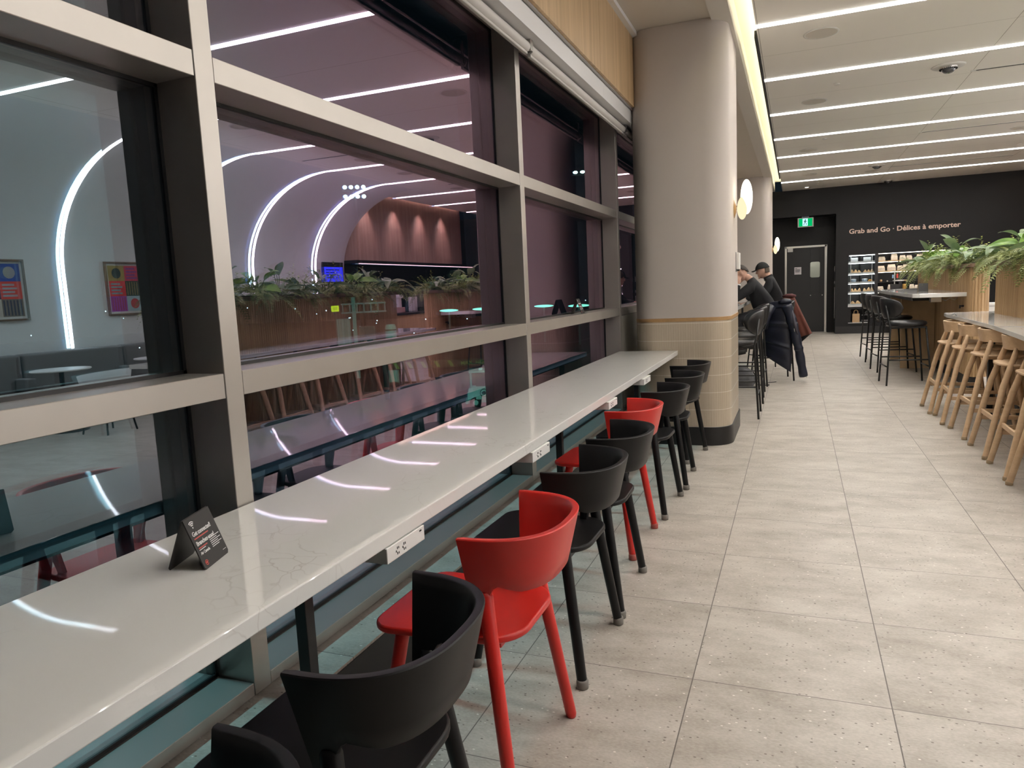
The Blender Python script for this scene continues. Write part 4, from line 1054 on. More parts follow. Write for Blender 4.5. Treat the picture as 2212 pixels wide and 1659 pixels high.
obj('display', MB().box(-.052, -.05, -.33, .33, -.21, .10), EM('screen_blue', (.05, .07, 1.), 1.6), t)
g = MB()
for k in range(4): g.box(-.0535, -.052, -.27, .2 - .08 * (k % 2), .03 - k * .055, .05 - k * .055)
obj('display_rows', g, EM('screen_rows', (.02, .03, .35), .6), t)
mTOP = M('cafe_table_white', (.72, .71, .70), .3)
def cafe(label):
    t = thing('cafe_table', label, 'table', (0, 0, 0), group='small round cafe tables')
    obj('top', MB().lathe([(.001, .735), (.31, .735), (.325, .745), (.32, .755), (.001, .757)], n=36), mTOP, t, smooth=False, auto=30)
    obj('post', MB().lathe([(.028, .02), (.028, .735)], n=16), mBLACK2, t, smooth=True)
    obj('base', MB().lathe([(.001, 0), (.23, 0), (.23, .012), (.03, .03), (.001, .03)], n=28), mBLACK2, t, auto=30)
    return t
c0 = cafe('small round white table mirrored at the left picture edge'); c0.location = (4.95, 6.02, 0)
dup(c0, (4.98, 7.5, 0), None, 'small round white table in front of the right framed artwork')
dup(c0, (4.95, 4.5, 0), None, 'small round white table by the second wall bench')
dup(c0, (4.95, 9.1, 0), None, 'small round white table behind the near planter')
mWSH = M('cafe_chair_shell', (.60, .61, .62), .4)
def cchair(label):
    t = thing('cafe_chair', label, 'chair', (0, 0, 0), group='pale shell chairs at the cafe tables')
    rings = []
    for i in range(13):
        a = -1.9 + 3.8 * i / 12; r = .25
        rings.append([(-r * math.cos(a) * 1.0 - .0, r * math.sin(a), .46 + .02), (-(r + .045) * math.cos(a), (r + .045) * math.sin(a), .62 + .13 * math.cos(a / 2)), (-(r + .03) * math.cos(a), (r + .03) * math.sin(a), .62 + .13 * math.cos(a / 2)), (-(r - .012) * math.cos(a), (r - .012) * math.sin(a), .475)])
    obj('shell', MB().loft(rings), mWSH, t, smooth=True)
    obj('seat', MB().lathe([(.001, .44), (.23, .445), (.25, .465), (.22, .48), (.001, .475)], n=26), mWSH, t, smooth=True)
    for sx, sy in ((1, 1), (1, -1), (-1, 1), (-1, -1)):
        obj('leg', MB().tube([(sx * .2, sy * .2, 0), (sx * .14, sy * .14, .445)], .011, 8), mTUB, t, smooth=True)
    return t
k0 = cchair('pale curved chair at the table mirrored at the left edge'); k0.location = (4.28, 6.05, 0)
dup(k0, (4.30, 7.5, 0), math.radians(12), 'pale curved chair facing the right framed artwork')
dup(k0, (4.28, 9.1, 0), math.radians(-8), 'pale curved chair behind the near planter')

# coffee bar beyond the curved wall
struct('wall_right_slats', MB().box(6.02, 6.2, 13.45, YF, 2.26, 4.0), WOOD('rosy_oak', (.50, .33, .25), (.68, .49, .38), scale=14), 'tall oak boards above the coffee bar, mirrored in the middle window', 'wall')
struct('trim_6', MB().box(5.0, 6.2, 13.45, YF, 3.98, 4.02).box(5.0, 5.02, 13.45, YF, 3.645, 3.98), mCREAM, 'plaster slot above the coffee bar boards', 'trim')
struct('wall_right_bar', MB().box(6.15, 6.2, 13.45, YF, 0, 2.26).box(5.55, 6.2, 13.45, YF, 2.2, 2.262), mBLACK, 'dark back wall of the coffee bar', 'wall')
t = thing('bar_glow', 'thin warm light line along the top of the coffee bar boards', 'light', (5.98, 16.6, 3.9))
obj('led_tape', MB().box(-.012, 0, -3, 3, 0, .012), EM('bar_led', (1., .80, .55), 10.), t)
t = thing('shelf_glow', 'thin pale light line under the coffee bar canopy', 'light', (5.60, 16.6, 2.19))
obj('led_tape', MB().box(-.01, .01, -3, 3, -.008, .008), EM('bar_led_low', (1., .85, .72), 2.5), t)
for i, y in enumerate((14.6, 15.9, 17.2, 18.5)):
    t = thing('spot_light', '%s small spot washing the coffee bar boards' % ORD[i], 'light', (5.72, y, 3.96), group='spots over the coffee bar')
    obj('can', MB().lathe([(.03, -.07), (.035, -.07), (.035, 0), (.001, 0)], n=14), mBLACK2, t, smooth=True)
    lamp('spot_beam', 'SPOT', (5.72, y, 3.87), 60, (1, .84, .68), (6.05, y, 2.6), spot_size=1.0, spot_blend=.8)
t = thing('coffee_bar', 'coffee bar with oak front and dark top, mirrored between the planters', 'counter', (5.2, 16.6, 0))
obj('front', MB().box(-.3, .3, -2.9, 2.9, .1, 1.02), mOAK, t); obj('top', MB().box(-.34, .36, -2.92, 2.92, 1.02, 1.06), mBLACK2, t, bevel=.003); obj('plinth', MB().box(-.26, .3, -2.86, 2.86, 0, .1), mBLACK2, t)
t = thing('back_counter', 'dark back counter of the coffee bar', 'counter', (5.95, 16.6, 0))
obj('body', MB().box(-.25, .19, -2.9, 2.9, 0, .95), mBLACK2, t); obj('top', MB().box(-.27, .19, -2.9, 2.9, .95, .98), mSLOT, t)
t = thing('coffee_grinder', 'white coffee grinder standing on the coffee bar', 'grinder', (5.25, 14.6, 1.06))
obj('base', MB().box(-.09, .09, -.11, .11, 0, .13), M('grinder_rose', (.45, .28, .25), .5), t, bevel=.01); obj('body', MB().box(-.04, .05, -.05, .05, .13, .34), mWHITE, t, bevel=.01); obj('head', MB().box(-.07, .08, -.10, .10, .34, .42), mWHITE, t, bevel=.015)
t = thing('espresso_machine', 'steel espresso machine on the coffee bar', 'machine', (5.25, 16.2, 1.06))
obj('body', MB().box(-.25, .25, -.4, .4, .08, .42), mCHROME, t, bevel=.02); obj('feet', MB().box(-.2, .2, -.35, .35, 0, .08), mBLACK2, t); obj('tray', MB().box(-.27, -.1, -.36, .36, .06, .1), mSTEEL, t)
for j in range(3):
    o = tag(obj('cup_stack', MB().lathe([(.035, 0)] + [(.043 - .0 * k, .02 + k * .03) for k in range(12)] + [(.001, .36)], n=14), mWHITE, smooth=True), 'stack of white paper cups on the coffee bar, %s' % ORD[j], 'cups', 'cup stacks'); o.location = (5.3, 15.2 + j * .13, 1.06)
# ------------------------------------------------------------------ bar along the windows beyond the column
t = thing('side_bar_counter', 'grey-edged white bar counter beyond the first column', 'counter', (-1.08, 11.95, 1.06))
obj('counter_top', MB().box(-.40, .40, -4.35, 4.35, 0, .05), mQUARTZ, t, bevel=.003)
for y in (-4.0, -1.4, 1.4, 4.0): obj('support_post', MB().box(.0, .04, y - .02, y + .02, -1.06, 0), mBLACK2, t)
for i, (y, x, r) in enumerate([(7.95, -.622, 0), (8.93, -.625, 1.5), (9.9, -.63, -1.5)]):
    dup(s0, (x, y, 0), PI + math.radians(r), 'empty black bar stool beyond the column, %s from the camera' % ORD[i], 'black bar stools beyond the column')
dup(s0, (-.33, 10.93, 0), PI + math.radians(10), 'black bar stool of the bowed man, with the navy jacket on it', 'black bar stools beyond the column')
dup(s0, (-.40, 12.12, 0), PI + math.radians(34), 'black bar stool of the man in the cap, with the brown jacket on it', 'black bar stools beyond the column')
t = thing('laptop', 'grey laptop lying on the side bar in front of the bowed man', 'laptop', (-.99, 10.95, 1.11))
obj('base', MB().box(-.11, .11, -.16, .16, 0, .015), mSTEEL, t, bevel=.003)
obj('screen', MB().obox((-.15, 0, .10), (.008, .32, .21), Matrix.Rotation(-.35, 3, 'Y')), M('laptop_grey', (.3, .3, .31), .4), t)
t = thing('backpack', 'grey backpack on the floor under the side bar', 'bag', (-.66, 10.18, 0))
g = MB().loft([stadium(-.14 * s + o, .13 * s + o, -.17 * s, .17 * s, .07 * s, 5) and [(x, y, z) for x, y in stadium(-.14 * s + o, .13 * s + o, -.17 * s, .17 * s, .07 * s, 5)] for s, z, o in ((.9, 0, 0), (1., .03, 0), (1., .12, .0), (.85, .21, -.02), (.5, .26, -.04))])
obj('body', g, M('backpack_grey', (.10, .10, .105), .8, noise=.2, nscale=12), t, smooth=True)
obj('strap', MB().tube([(.12, -.05, .2), (.17, -.06, .12), (.16, -.02, .03), (.2, .05, .006), (.32, .08, .006)], .009, 8), mBLACK2, t, smooth=True)
obj('pocket', MB().box(.10, .145, -.10, .10, .03, .13), bpy.data.materials['backpack_grey'], t, bevel=.02)
t = tag(obj('charging_cable', MB().tube([(-.5, 10.3, .006), (-.42, 10.38, .005), (-.34, 10.52, .005), (-.26, 10.6, .005)], .004, 6), mDARK, smooth=True), 'thin black cable lying on the tiles by the backpack', 'cable')

# ------------------------------------------------------------------ wall lamps and dispenser on the columns
mOPAL = EM('opal_glow', (1., .94, .76), 2.4); mOPAL2 = EM('small_globe_glow', (1., .82, .52), .85)
def sconce(y, lab):
    t = thing('wall_lamp', lab, 'lamp', (-.53 if y < 10 else -.50, y, 2.07), group='twin globe wall lamps')
    obj('back_plate', MB().lathe([(.001, .02), (.03, .018), (.078, .002), (.08, 0), (.001, 0)], (0, 0, 0), 24, axis=0), mBRASS, t, smooth=True)
    obj('arm', MB().tube([(.01, 0, 0), (.03, -.004, 0)], .012, 10).tube([(.02, .02, .02), (.09, .07, .11)], .008, 8), mCHROME, t, smooth=True)
    obj('large_globe', MB().ell((.105, .06, .108), (.052, .15, .155), 28, 16), mOPAL, t, smooth=True)
    obj('small_globe', MB().ell((.071, -.03, .0), (.043, .085, .10), 24, 14), mOPAL2, t, smooth=True)
    return t
w0 = sconce(6.98, 'twin globe wall lamp on the near column, bigger in the photo')
dup(w0, (-.50, 16.94, 2.07), 0, 'twin globe wall lamp on the far column, smaller in the photo')
lamp('lamp_light', 'POINT', (-.30, 6.95, 2.13), 1.3, (1, .85, .55), soft=.08)
lamp('lamp_light', 'POINT', (-.30, 16.9, 2.13), 1.3, (1, .85, .55), soft=.08)
t = thing('hand_dispenser', 'white hand sanitiser box on the side of the near column', 'dispenser', (-.53, 7.17, 1.6))
obj('housing', MB().box(0, .035, -.06, .06, -.07, .085), mWPLAS, t, bevel=.006); obj('back', MB().box(-.001, .004, -.07, .07, -.09, .09), M('dispenser_grey', (.22, .22, .23), .5), t); obj('nozzle', MB().box(.008, .03, -.02, .02, -.085, -.07), mSLOT, t)

# ------------------------------------------------------------------ people
mSKIN = M('skin', (.58, .34, .25), .55, noise=.06, nscale=14)
mCLOTH = M('black_jersey', (.0105, .0105, .0125), .85, bump=.2, bscale=220)
mTROU = M('dark_trousers', (.02, .02, .024), .85); mSHOE = M('dark_shoes', (.03, .028, .027), .6)
mHAIR = M('dark_brown_hair', (.032, .020, .012), .6, noise=.35, nscale=60, stretch=(1, 1, .25))
def skin(vs, es, rs, lev=2):
    me = bpy.data.meshes.new('tmp'); me.from_pydata(vs, es, []); o = bpy.data.objects.new('tmp', me); C.objects.link(o)
    md = o.modifiers.new('s', 'SKIN'); md.use_smooth_shade = True
    for i, r in enumerate(rs):
        me.skin_vertices[0].data[i].radius = r if isinstance(r, tuple) else (r, r)
        me.skin_vertices[0].data[i].use_root = (i == 0)
    s = o.modifiers.new('u', 'SUBSURF'); s.levels = lev; s.render_levels = lev
    dg = bpy.context.evaluated_depsgraph_get(); ev = o.evaluated_get(dg); m2 = ev.to_mesh()
    V = [tuple(v.co) for v in m2.vertices]; F = [tuple(p.vertices) for p in m2.polygons]
    ev.to_mesh_clear(); bpy.data.objects.remove(o); bpy.data.meshes.remove(me)
    return V, F
def chain(g, pts, rs, n=10):
    g.tube(pts, rs, n); return g
def head(c, R):
    g = MB(); c = Vector(c)
    e = MB().ell((0, 0, 0), (.096, .076, .118), 28, 22); vs = []
    for x, y, z in e.v:
        if z < 0:
            k = -z / .118
            y *= 1 - .30 * k * k; x = x * (1 - .12 * k) + (.012 * k if x > 0 else .03 * k)
        if x > .05: x -= .006 * (1 - abs(y) / .08)
        if x > .06 and .0 < z < .03 and .012 < abs(y) < .05: x -= .007        # eye sockets
        vs.append((x, y, z))
    g.add(vs, e.f)
    g.ell((.093, 0, -.018), (.020, .013, .020), 12, 8).ell((.088, 0, .002), (.012, .009, .024), 10, 8)
    g.ell((.080, 0, -.058), (.011, .024, .006), 12, 6).ell((.078, 0, -.069), (.012, .020, .007), 12, 6).ell((.066, 0, -.098), (.02, .026, .016), 12, 8)
    for s in (1, -1): g.ell((-.004, s * .077, -.008), (.019, .008, .031), 12, 8).ell((.062, s * .032, .027), (.016, .022, .007), 10, 6)
    return g.xf(Matrix.Translation(c) @ R.to_4x4())
def shell(c, R, keep, r=(.104, .084, .126), th=.006):
    e = MB().ell((0, 0, 0), r, 32, 26); g = MB(); ok = [keep(*v) for v in e.v]; fs = [f for f in e.f if len(f) == 4 and all(ok[i] for i in f) or len(f) > 4 and all(ok[i] for i in f)]
    g.add(e.v, fs); used = sorted({i for f in g.f for i in f}); mp = {i: k for k, i in enumerate(used)}
    g.v = [g.v[i] for i in used]; g.f = [tuple(mp[i] for i in f) for f in g.f]
    return g.xf(Matrix.Translation(Vector(c)) @ R.to_4x4())
def hand(g, wrist, d, nrm, curl, s=1.):
    """palm along d, back of hand along nrm, five bent fingers of different length, thumb from the side of the palm"""
    d = Vector(d).normalized(); n = Vector(nrm); n = (n - d * n.dot(d)).normalized(); sd = d.cross(n); w = Vector(wrist)
    R = Matrix((d, sd, n)).transposed()
    g.ell(w + d * .048 * s, (.052 * s, .040 * s, .016 * s), 14, 8, R)
    for k, (off, L) in enumerate(((-.029, .066), (-.010, .076), (.010, .072), (.028, .056))):
        p = w + d * .085 * s + sd * off * s; pts = [w + d * .05 * s + sd * off * .8 * s, p]; a = curl[k]
        for f, l in ((.5, L * .45), (1., L * .32), (1.6, L * .25)):
            dd = d * math.cos(a * f) - n * math.sin(a * f); pts.append(pts[-1] + dd * l * s)
        chain(g, pts, [.0085 * s, .009 * s, .0085 * s, .0078 * s, .006 * s], 9)
    b = w + d * .022 * s - sd * .032 * s
    chain(g, [w + d * .015 * s - sd * .015 * s, b, b + (d * .7 - sd * .6 - n * .15) * .035 * s, b + (d * 1.5 - sd * .75 - n * .4) * .036 * s], [.012 * s, .012 * s, .0095 * s, .0075 * s], 9)
def person(label, base, J, hc, yaw, pitch, hands, bulk):
    """J: named joints relative to base; the figure faces -x"""
    t = thing('person', label, 'person', base)
    names = list(J); idx = {n: i for i, n in enumerate(names)}
    E_ = [('pelvis', 'waist'), ('waist', 'chest'), ('chest', 'neck'), ('neck', 'skull'), ('chest', 'shL'), ('chest', 'shR'), ('shL', 'elL'), ('elL', 'wrL'), ('shR', 'elR'), ('elR', 'wrR'),
          ('pelvis', 'hipL'), ('pelvis', 'hipR'), ('hipL', 'knL'), ('hipR', 'knR'), ('knL', 'anL'), ('knR', 'anR'), ('anL', 'toL'), ('anR', 'toR')]
    RB = dict(pelvis=(.11, .13), waist=(.10, .13), chest=(.105, .15), neck=.055, skull=.055, shL=.062, shR=.062, elL=.043, elR=.043, wrL=.028, wrR=.028, hipL=.085, hipR=.085, knL=.058, knR=.058, anL=.038, anR=.038, toL=.03, toR=.03)
    RB.update(bulk or {})
    thin = lambda n: tuple(.55 * q for q in RB[n]) if isinstance(RB[n], tuple) else RB[n] * (1 if n in ('neck', 'skull', 'wrL', 'wrR') else .6)
    V, F = skin([J[n] for n in names], [(idx[a], idx[b]) for a, b in E_], [thin(n) for n in names])
    R = Matrix.Rotation(PI + yaw, 3, 'Z') @ Matrix.Rotation(pitch, 3, 'Y')
    g = MB().add(V, F); h = head(hc, R); g.add(h.v, h.f)
    for hd in hands: hand(g, *hd)
    body = obj('body', g, mSKIN, t, smooth=True)
    md = body.modifiers.new('fuse', 'REMESH'); md.mode = 'VOXEL'; md.voxel_size = .0065; md.use_smooth_shade = True
    def garment(nm, ns, pad, m, scale=1.):
        es = [(a, b) for a, b in E_ if a in ns and b in ns]; nn = [n for n in names if n in ns]; ii = {n: i for i, n in enumerate(nn)}
        rr = []
        for n in nn:
            r = RB[n]; p = pad.get(n, pad['']); rr.append((r[0] + p, r[1] + p) if isinstance(r, tuple) else r + p)
        V, F = skin([J[n] for n in nn], [(ii[a], ii[b]) for a, b in es], rr)
        return obj(nm, MB().add(V, F), m, t, smooth=True)
    garment('shirt', ['pelvis', 'waist', 'chest', 'neck', 'shL', 'shR', 'elL', 'elR', 'wrL', 'wrR'], {'': .022, 'wrL': .016, 'wrR': .016, 'chest': .026, 'neck': .006}, mCLOTH)
    garment('trousers', ['pelvis', 'hipL', 'hipR', 'knL', 'knR', 'anL', 'anR'], {'': .02, 'pelvis': .008, 'anL': .03, 'anR': .03}, mTROU)
    for s in 'LR':
        a, b = Vector(J['an' + s]), Vector(J['to' + s])
        obj('shoe', MB().tube([a + Vector((.05, 0, -.035)), a + Vector((0, 0, -.03)), a.lerp(b, .6) + Vector((0, 0, -.02)), b + Vector((-.02, 0, -.01))], [.03, .045, .042, .025], 12), mSHOE, t, smooth=True)
    return t, R
y1 = 10.9
J1 = dict(pelvis=(.05, 0, .93), waist=(-.03, 0, 1.09), chest=(-.085, 0, 1.27), neck=(-.20, 0, 1.44), skull=(-.275, 0, 1.505), shL=(-.15, -.19, 1.35), shR=(-.15, .19, 1.35), elL=(-.40, -.235, 1.155), elR=(-.42, .2, 1.16), wrL=(-.355, -.115, 1.375), wrR=(-.55, .06, 1.15),
          hipL=(.02, -.10, .91), hipR=(.02, .10, .91), knL=(-.38, -.14, .89), knR=(-.38, .14, .89), anL=(-.30, -.13, .45), anR=(-.30, .13, .45), toL=(-.44, -.14, .40), toR=(-.44, .14, .40))
t, R = person('seated man in a black top, head bowed onto his hand', (-.42, y1, 0), J1, (-.325, -.01, 1.535), math.radians(4), math.radians(38),
              [((-.355, -.115, 1.375), (.10, .30, 1.), (.2, -1, .1), (.5, .4, .45, .5)), ((-.55, .06, 1.15), (-1, -.2, 0), (0, 0, 1), (.3, .3, .35, .4))], dict(waist=(.135, .15), chest=(.145, .165), pelvis=(.125, .14)))
obj('hair', shell((-.325, -.01, 1.535), R, lambda x, y, z: (z > .055 - .5 * max(-x, 0) - 1.1 * max(-x - .02, 0)) and x < .07), mHAIR, t, smooth=True, solid=.008)
obj('cuff', MB().tube([(-.358, -.125, 1.352), (-.356, -.119, 1.366)], .043, 14), M('white_cuff', (.7, .69, .68), .8), t, smooth=True)
y2 = 12.08
J2 = dict(pelvis=(.10, 0, .93), waist=(.11, 0, 1.06), chest=(.07, 0, 1.30), neck=(-.005, 0, 1.46), skull=(-.05, 0, 1.54), shL=(.03, -.19, 1.375), shR=(.03, .19, 1.375), elL=(-.10, -.25, 1.14), elR=(-.10, .25, 1.14), wrL=(-.34, -.12, 1.155), wrR=(-.34, .12, 1.155),
          hipL=(.07, -.10, .91), hipR=(.07, .10, .91), knL=(-.33, -.14, .89), knR=(-.33, .14, .89), anL=(-.25, -.13, .45), anR=(-.25, .13, .45), toL=(-.39, -.14, .40), toR=(-.39, .14, .40))
t, R = person('seated man in a black collared top, black cap and glasses', (-.40, y2, 0), J2, (-.095, 0, 1.565), math.radians(0), math.radians(10),
              [((-.34, -.12, 1.155), (-1, .15, .05), (0, 0, 1), (.3, .35, .4, .45)), ((-.34, .12, 1.155), (-1, -.15, .05), (0, 0, 1), (.3, .35, .4, .45))], None)
hc = (-.095, 0, 1.565)
obj('hair', shell(hc, R, lambda x, y, z: -.045 < z < .06 and x < -.02, (.101, .080, .121)), M('grey_brown_hair', (.10, .075, .055), .7), t, smooth=True, solid=.005)
cap = obj('cap', shell(hc, R, lambda x, y, z: z > .028, (.110, .091, .135)), M('black_cap', (.010, .0105, .010), .8), t, smooth=True, solid=.006)
X4 = Matrix.Translation(Vector(hc)) @ R.to_4x4()
g = MB()
rows_ = [[(.085 + .085 * v * math.cos(a * .55), .083 * math.sin(a), .036 - .014 * v - .012 * abs(math.sin(a)) ** 2) for a in [-1.3 + 2.6 * k / 10 for k in range(11)]] for v in (0, .5, 1.)]
obj('brim', g.loft(rows_, closed=False, cap=False).xf(X4), bpy.data.materials['black_cap'], cap, smooth=True, solid=.006)
obj('cap_mark', MB().ell((-.096, -.045, .075), (.006, .012, .008), 8, 6).xf(X4), mINKW, cap)
g = MB()
for s in (1, -1):
    g.tube([(.098, s * .033 + .019 * math.cos(k * PI / 7), .008 + .016 * math.sin(k * PI / 7)) for k in range(15)], .0016, 6).tube([(.098, s * .052, .012), (.0, s * .082, .012)], .0016, 6)
g.tube([(.1, -.014, .01), (.1, .014, .01)], .0016, 6)
obj('glasses', g.xf(X4), mCHROME, t)
obj('collar', MB().lathe([(.078, 0), (.070, .05), (.064, .052), (.07, 0)], (0, 0, 0), 20).xf(Matrix.Translation((.0, 0, 1.435)) @ Matrix.Rotation(-.45, 4, 'Y')), mCLOTH, t, smooth=True)

# ------------------------------------------------------------------ jackets over the stool backs
def interp(tab, v):
    for (a, p), (b, q) in zip(tab, tab[1:]):
        if a <= v <= b:
            f = (v - a) / (b - a); f = f * f * (3 - 2 * f); return [p[i] + (q[i] - p[i]) * f for i in range(len(p))]
    return list(tab[-1][1])
def drape(left, right, y0, thick, slant, quilt, rows=64, n=26, amp=.22, folds=0.):
    rings = []
    for r in range(rows + 1):
        v = r / rows; l = interp(left, v); q = interp(right, v); th = interp(thick, v)[0]
        qb = 1 + amp * (abs(math.sin(PI * v * quilt)) - .7) if quilt else 1
        if r in (0, rows): qb *= .25
        ring = []
        for k in range(n):
            a = 2 * PI * k / n; u = .5 - .5 * math.cos(a) if False else .5 + .5 * math.copysign(abs(math.cos(a)) ** .8, math.cos(a)); s = math.sin(a)
            x = l[0] + (q[0] - l[0]) * u; z = l[1] + (q[1] - l[1]) * u
            w = folds * math.sin(u * 17 + v * 3) * v
            ring.append((x, y0 + slant * (u - .5) - th * s * qb + w + .0 * v, z))
        rings.append(ring)
    return MB().loft(rings)
mNAVY = M('navy_padded_nylon', (.012, .014, .026), .38, noise=.3, nscale=7, bump=.5, bscale=28)
t = thing('navy_jacket', 'navy padded jacket hanging over the bowed man\u2019s stool', 'jacket', (0, 10.74, .04))
L_ = [(0, (-.34, 1.07)), (.12, (-.40, .98)), (.35, (-.44, .78)), (.65, (-.44, .54)), (1, (-.41, .31))]
R_ = [(0, (-.10, 1.10)), (.12, (-.07, 1.0)), (.35, (-.05, .76)), (.65, (-.05, .42)), (1, (-.07, .09))]
obj('body', drape(L_, R_, 0, [(0, (.10,)), (.15, (.13,)), (.6, (.085,)), (1, (.06,))], -.12, 7), mNAVY, t, smooth=True)
ps = []; rs = []
for k in range(41):
    v = k / 40; p = interp([(0, (-.13, 1.03)), (.3, (-.05, .78)), (.65, (.03, .42)), (1, (.095, .03))], v); ps.append((p[0], -.15 + .04 * v, p[1])); rs.append((.068 - .014 * v) * (1 + .16 * (abs(math.sin(PI * v * 7)) - .6)) * (.5 if k in (0, 40) else 1))
obj('sleeve', MB().tube(ps, rs, 16), mNAVY, t, smooth=True)
obj('sleeve', MB().tube([(-.30, -.12, 1.02), (-.37, -.14, .93), (-.41, -.13, .80), (-.40, -.11, .70)], [.045, .065, .06, .03], 14), mNAVY, t, smooth=True)
obj('collar', MB().tube([(-.22, -.10, 1.06), (-.15, -.14, 1.08), (-.10, -.10, 1.07), (-.09, -.03, 1.05)], [.03, .04, .04, .03], 12), mNAVY, t, smooth=True)
obj('zip', MB().tube([(-.095, -.13, 1.03), (-.075, -.165, .93), (-.045, -.19, .78), (-.02, -.19, .66)], .0055, 8), mSTEEL, t, smooth=True)
obj('lining', MB().tube([(-.075, -.15, 1.02), (-.05, -.18, .9), (-.02, -.2, .76), (.02, -.18, .62)], [.012, .02, .022, .01], 10), M('jacket_lining', (.05, .045, .06), .5), t, smooth=True)
obj('toggle', MB().tube([(.125, -.12, .1), (.13, -.12, .02)], .005, 8), mSTEEL, t, smooth=True)
mRUST = M('rust_brown_cloth', (.125, .034, .022), .7, noise=.2, nscale=9, bump=.3, bscale=120)
t = thing('brown_jacket', 'rust brown coat hanging over the stool of the man in the cap', 'jacket', (0, 12.0, .42))
L_ = [(0, (-.17, .75)), (.1, (-.20, .70)), (.5, (-.13, .40)), (1, (-.02, .07))]
R_ = [(0, (-.03, .75)), (.1, (-.02, .70)), (.5, (.09, .45)), (1, (.225, .155))]
obj('body', drape(L_, R_, 0, [(0, (.06,)), (.15, (.09,)), (1, (.055,))], -.10, 0, 40, 40, 0, .014), mRUST, t, smooth=True)
obj('lining', drape([(0, (.0, .17)), (1, (.05, .01))], [(0, (.22, .155)), (1, (.075, .02))], .03, [(0, (.03,)), (1, (.02,))], -.05, 0, 8, 16), mDARK, t, smooth=True)
obj('collar', MB().tube([(-.19, -.06, .735), (-.14, -.12, .745), (-.06, -.12, .745), (-.02, -.05, .735)], [.02, .028, .028, .02], 12), M('collar_wine', (.09, .024, .024), .7), t, smooth=True)
# ------------------------------------------------------------------ the apron outside at night
struct('ground', MB().box(-170, -2.2, -40, 190, -5.2, -5.0), M('asphalt', (.03, .031, .033), .5, noise=.3, nscale=.6), 'dark wet apron below the windows', 'ground')
struct('wall_outside', MB().box(-2.2, -1.80, -8, 22, -5.0, .1), mBLACK2, 'building face below the windows', 'wall')
mTWHITE = M('tug_white', (.72, .74, .72), .4); mTYRE = M('tyre', (.015, .015, .016), .7)
ang = math.atan2(.40, .914)
t = thing('tug_truck', 'white airport tug with a round leaf emblem out on the apron', 'truck', (-16.25, 36.6, -5.0), ang)
g = MB()
g.box(-.86, .48, 0, 1.5, 2.02, 2.12)                                     # roof
for x0, x1, s in ((-.80, -.72, .0), (.36, .44, 0)):
    for y in (.02, 1.40): g.box(x0, x1, y, y + .08, 1.05, 2.04)
g.box(-.92, .46, 0, .05, .50, 1.16).box(-.92, .46, 1.45, 1.5, .50, 1.16).box(.40, .46, .05, 1.45, .5, 1.3).box(-.92, -.87, .05, 1.45, .5, 1.12)
obj('cab', g, mTWHITE, t, bevel=.02)
obj('bonnet', MB().box(-1.0, -.90, .0, 1.5, .42, .95), mTWHITE, t, bevel=.05)
obj('door', MB().prism_ax(stadium(-.52, .32, .52, 1.22, .06, 4), -.03, 0, 1), mTWHITE, t, bevel=.01)
obj('door_window', MB().prism_ax(stadium(-.50, .30, 1.26, 1.94, .08, 4), -.02, .0, 1), M('tug_glass', (.02, .05, .05), .15), t)
obj('windscreen', MB().box(-.85, -.83, .1, 1.4, 1.16, 2.0), bpy.data.materials['tug_glass'], t)
F = frame_mat((-.06, -.032, .88), (1, 0, 0), (0, 0, 1))
mEMB = M('emblem_dark', (.02, .05, .05), .5)
flat(F, [ring_poly(0, 0, .19, .235, 0, 1.999 * PI, 30), leaf_poly(.15)], mEMB, 'emblem', t, .004)
obj('chassis', MB().box(-1.0, 2.6, .1, 1.4, .32, .50), mTWHITE, t, bevel=.02)
obj('deck', MB().box(.46, 2.6, 0, 1.5, .50, .80), mTWHITE, t, bevel=.02)
obj('bumper', MB().box(-1.12, -.98, .0, 1.5, .28, .46), mTWHITE, t, bevel=.02)
for x in (-.55, .75, 2.05):
    w = obj('wheel', MB().lathe([(.001, 0), (.2, 0), (.32, .02), (.34, .08), (.32, .2), (.001, .22)], (x, -.02, .34), 26, axis=1), mTYRE, t, auto=30)
    obj('hub', MB().lathe([(.001, -.02), (.13, -.012), (.15, .0), (.001, .01)], (x, -.02, .34), 18, axis=1), mTWHITE, w)
obj('beacon', MB().box(-.3, -.1, .6, .8, 2.12, 2.2), EM('beacon', (.6, 1., .9), 1.2), t)
t = thing('height_barrier', 'height warning beam marked MAX. HEIGHT 4 M out on the apron', 'sign', (-20.2, 41.0, -5.0), math.atan2(1.05, 2.42))
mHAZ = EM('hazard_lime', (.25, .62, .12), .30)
obj('beam', MB().box(-4.6, 3.6, 0, .25, 1.85, 2.35), M('beam_dark', (.012, .013, .013), .6), t)
text('lettering', 'MAX. HEIGHT 4. M', .36, mHAZ, frame_mat((.36, -.02, 1.97), (1, 0, 0), (0, 0, 1)), t, .004, .012)
g = MB()
for k in range(5):
    x = -3.7 + k * .86; g.prism_ax([(x, 1.92), (x + .22, 1.92), (x + .0, 2.3), (x - .22, 2.3)], -.02, 0, 1)
obj('hazard_stripes', g, mHAZ, t)
for x in (-4.4, 3.4): obj('post', MB().box(x - .12, x + .12, .0, .24, 0, 1.85), bpy.data.materials['beam_dark'], t)
mTL = EM('flood_lens', (.62, 1., .93), 26.)
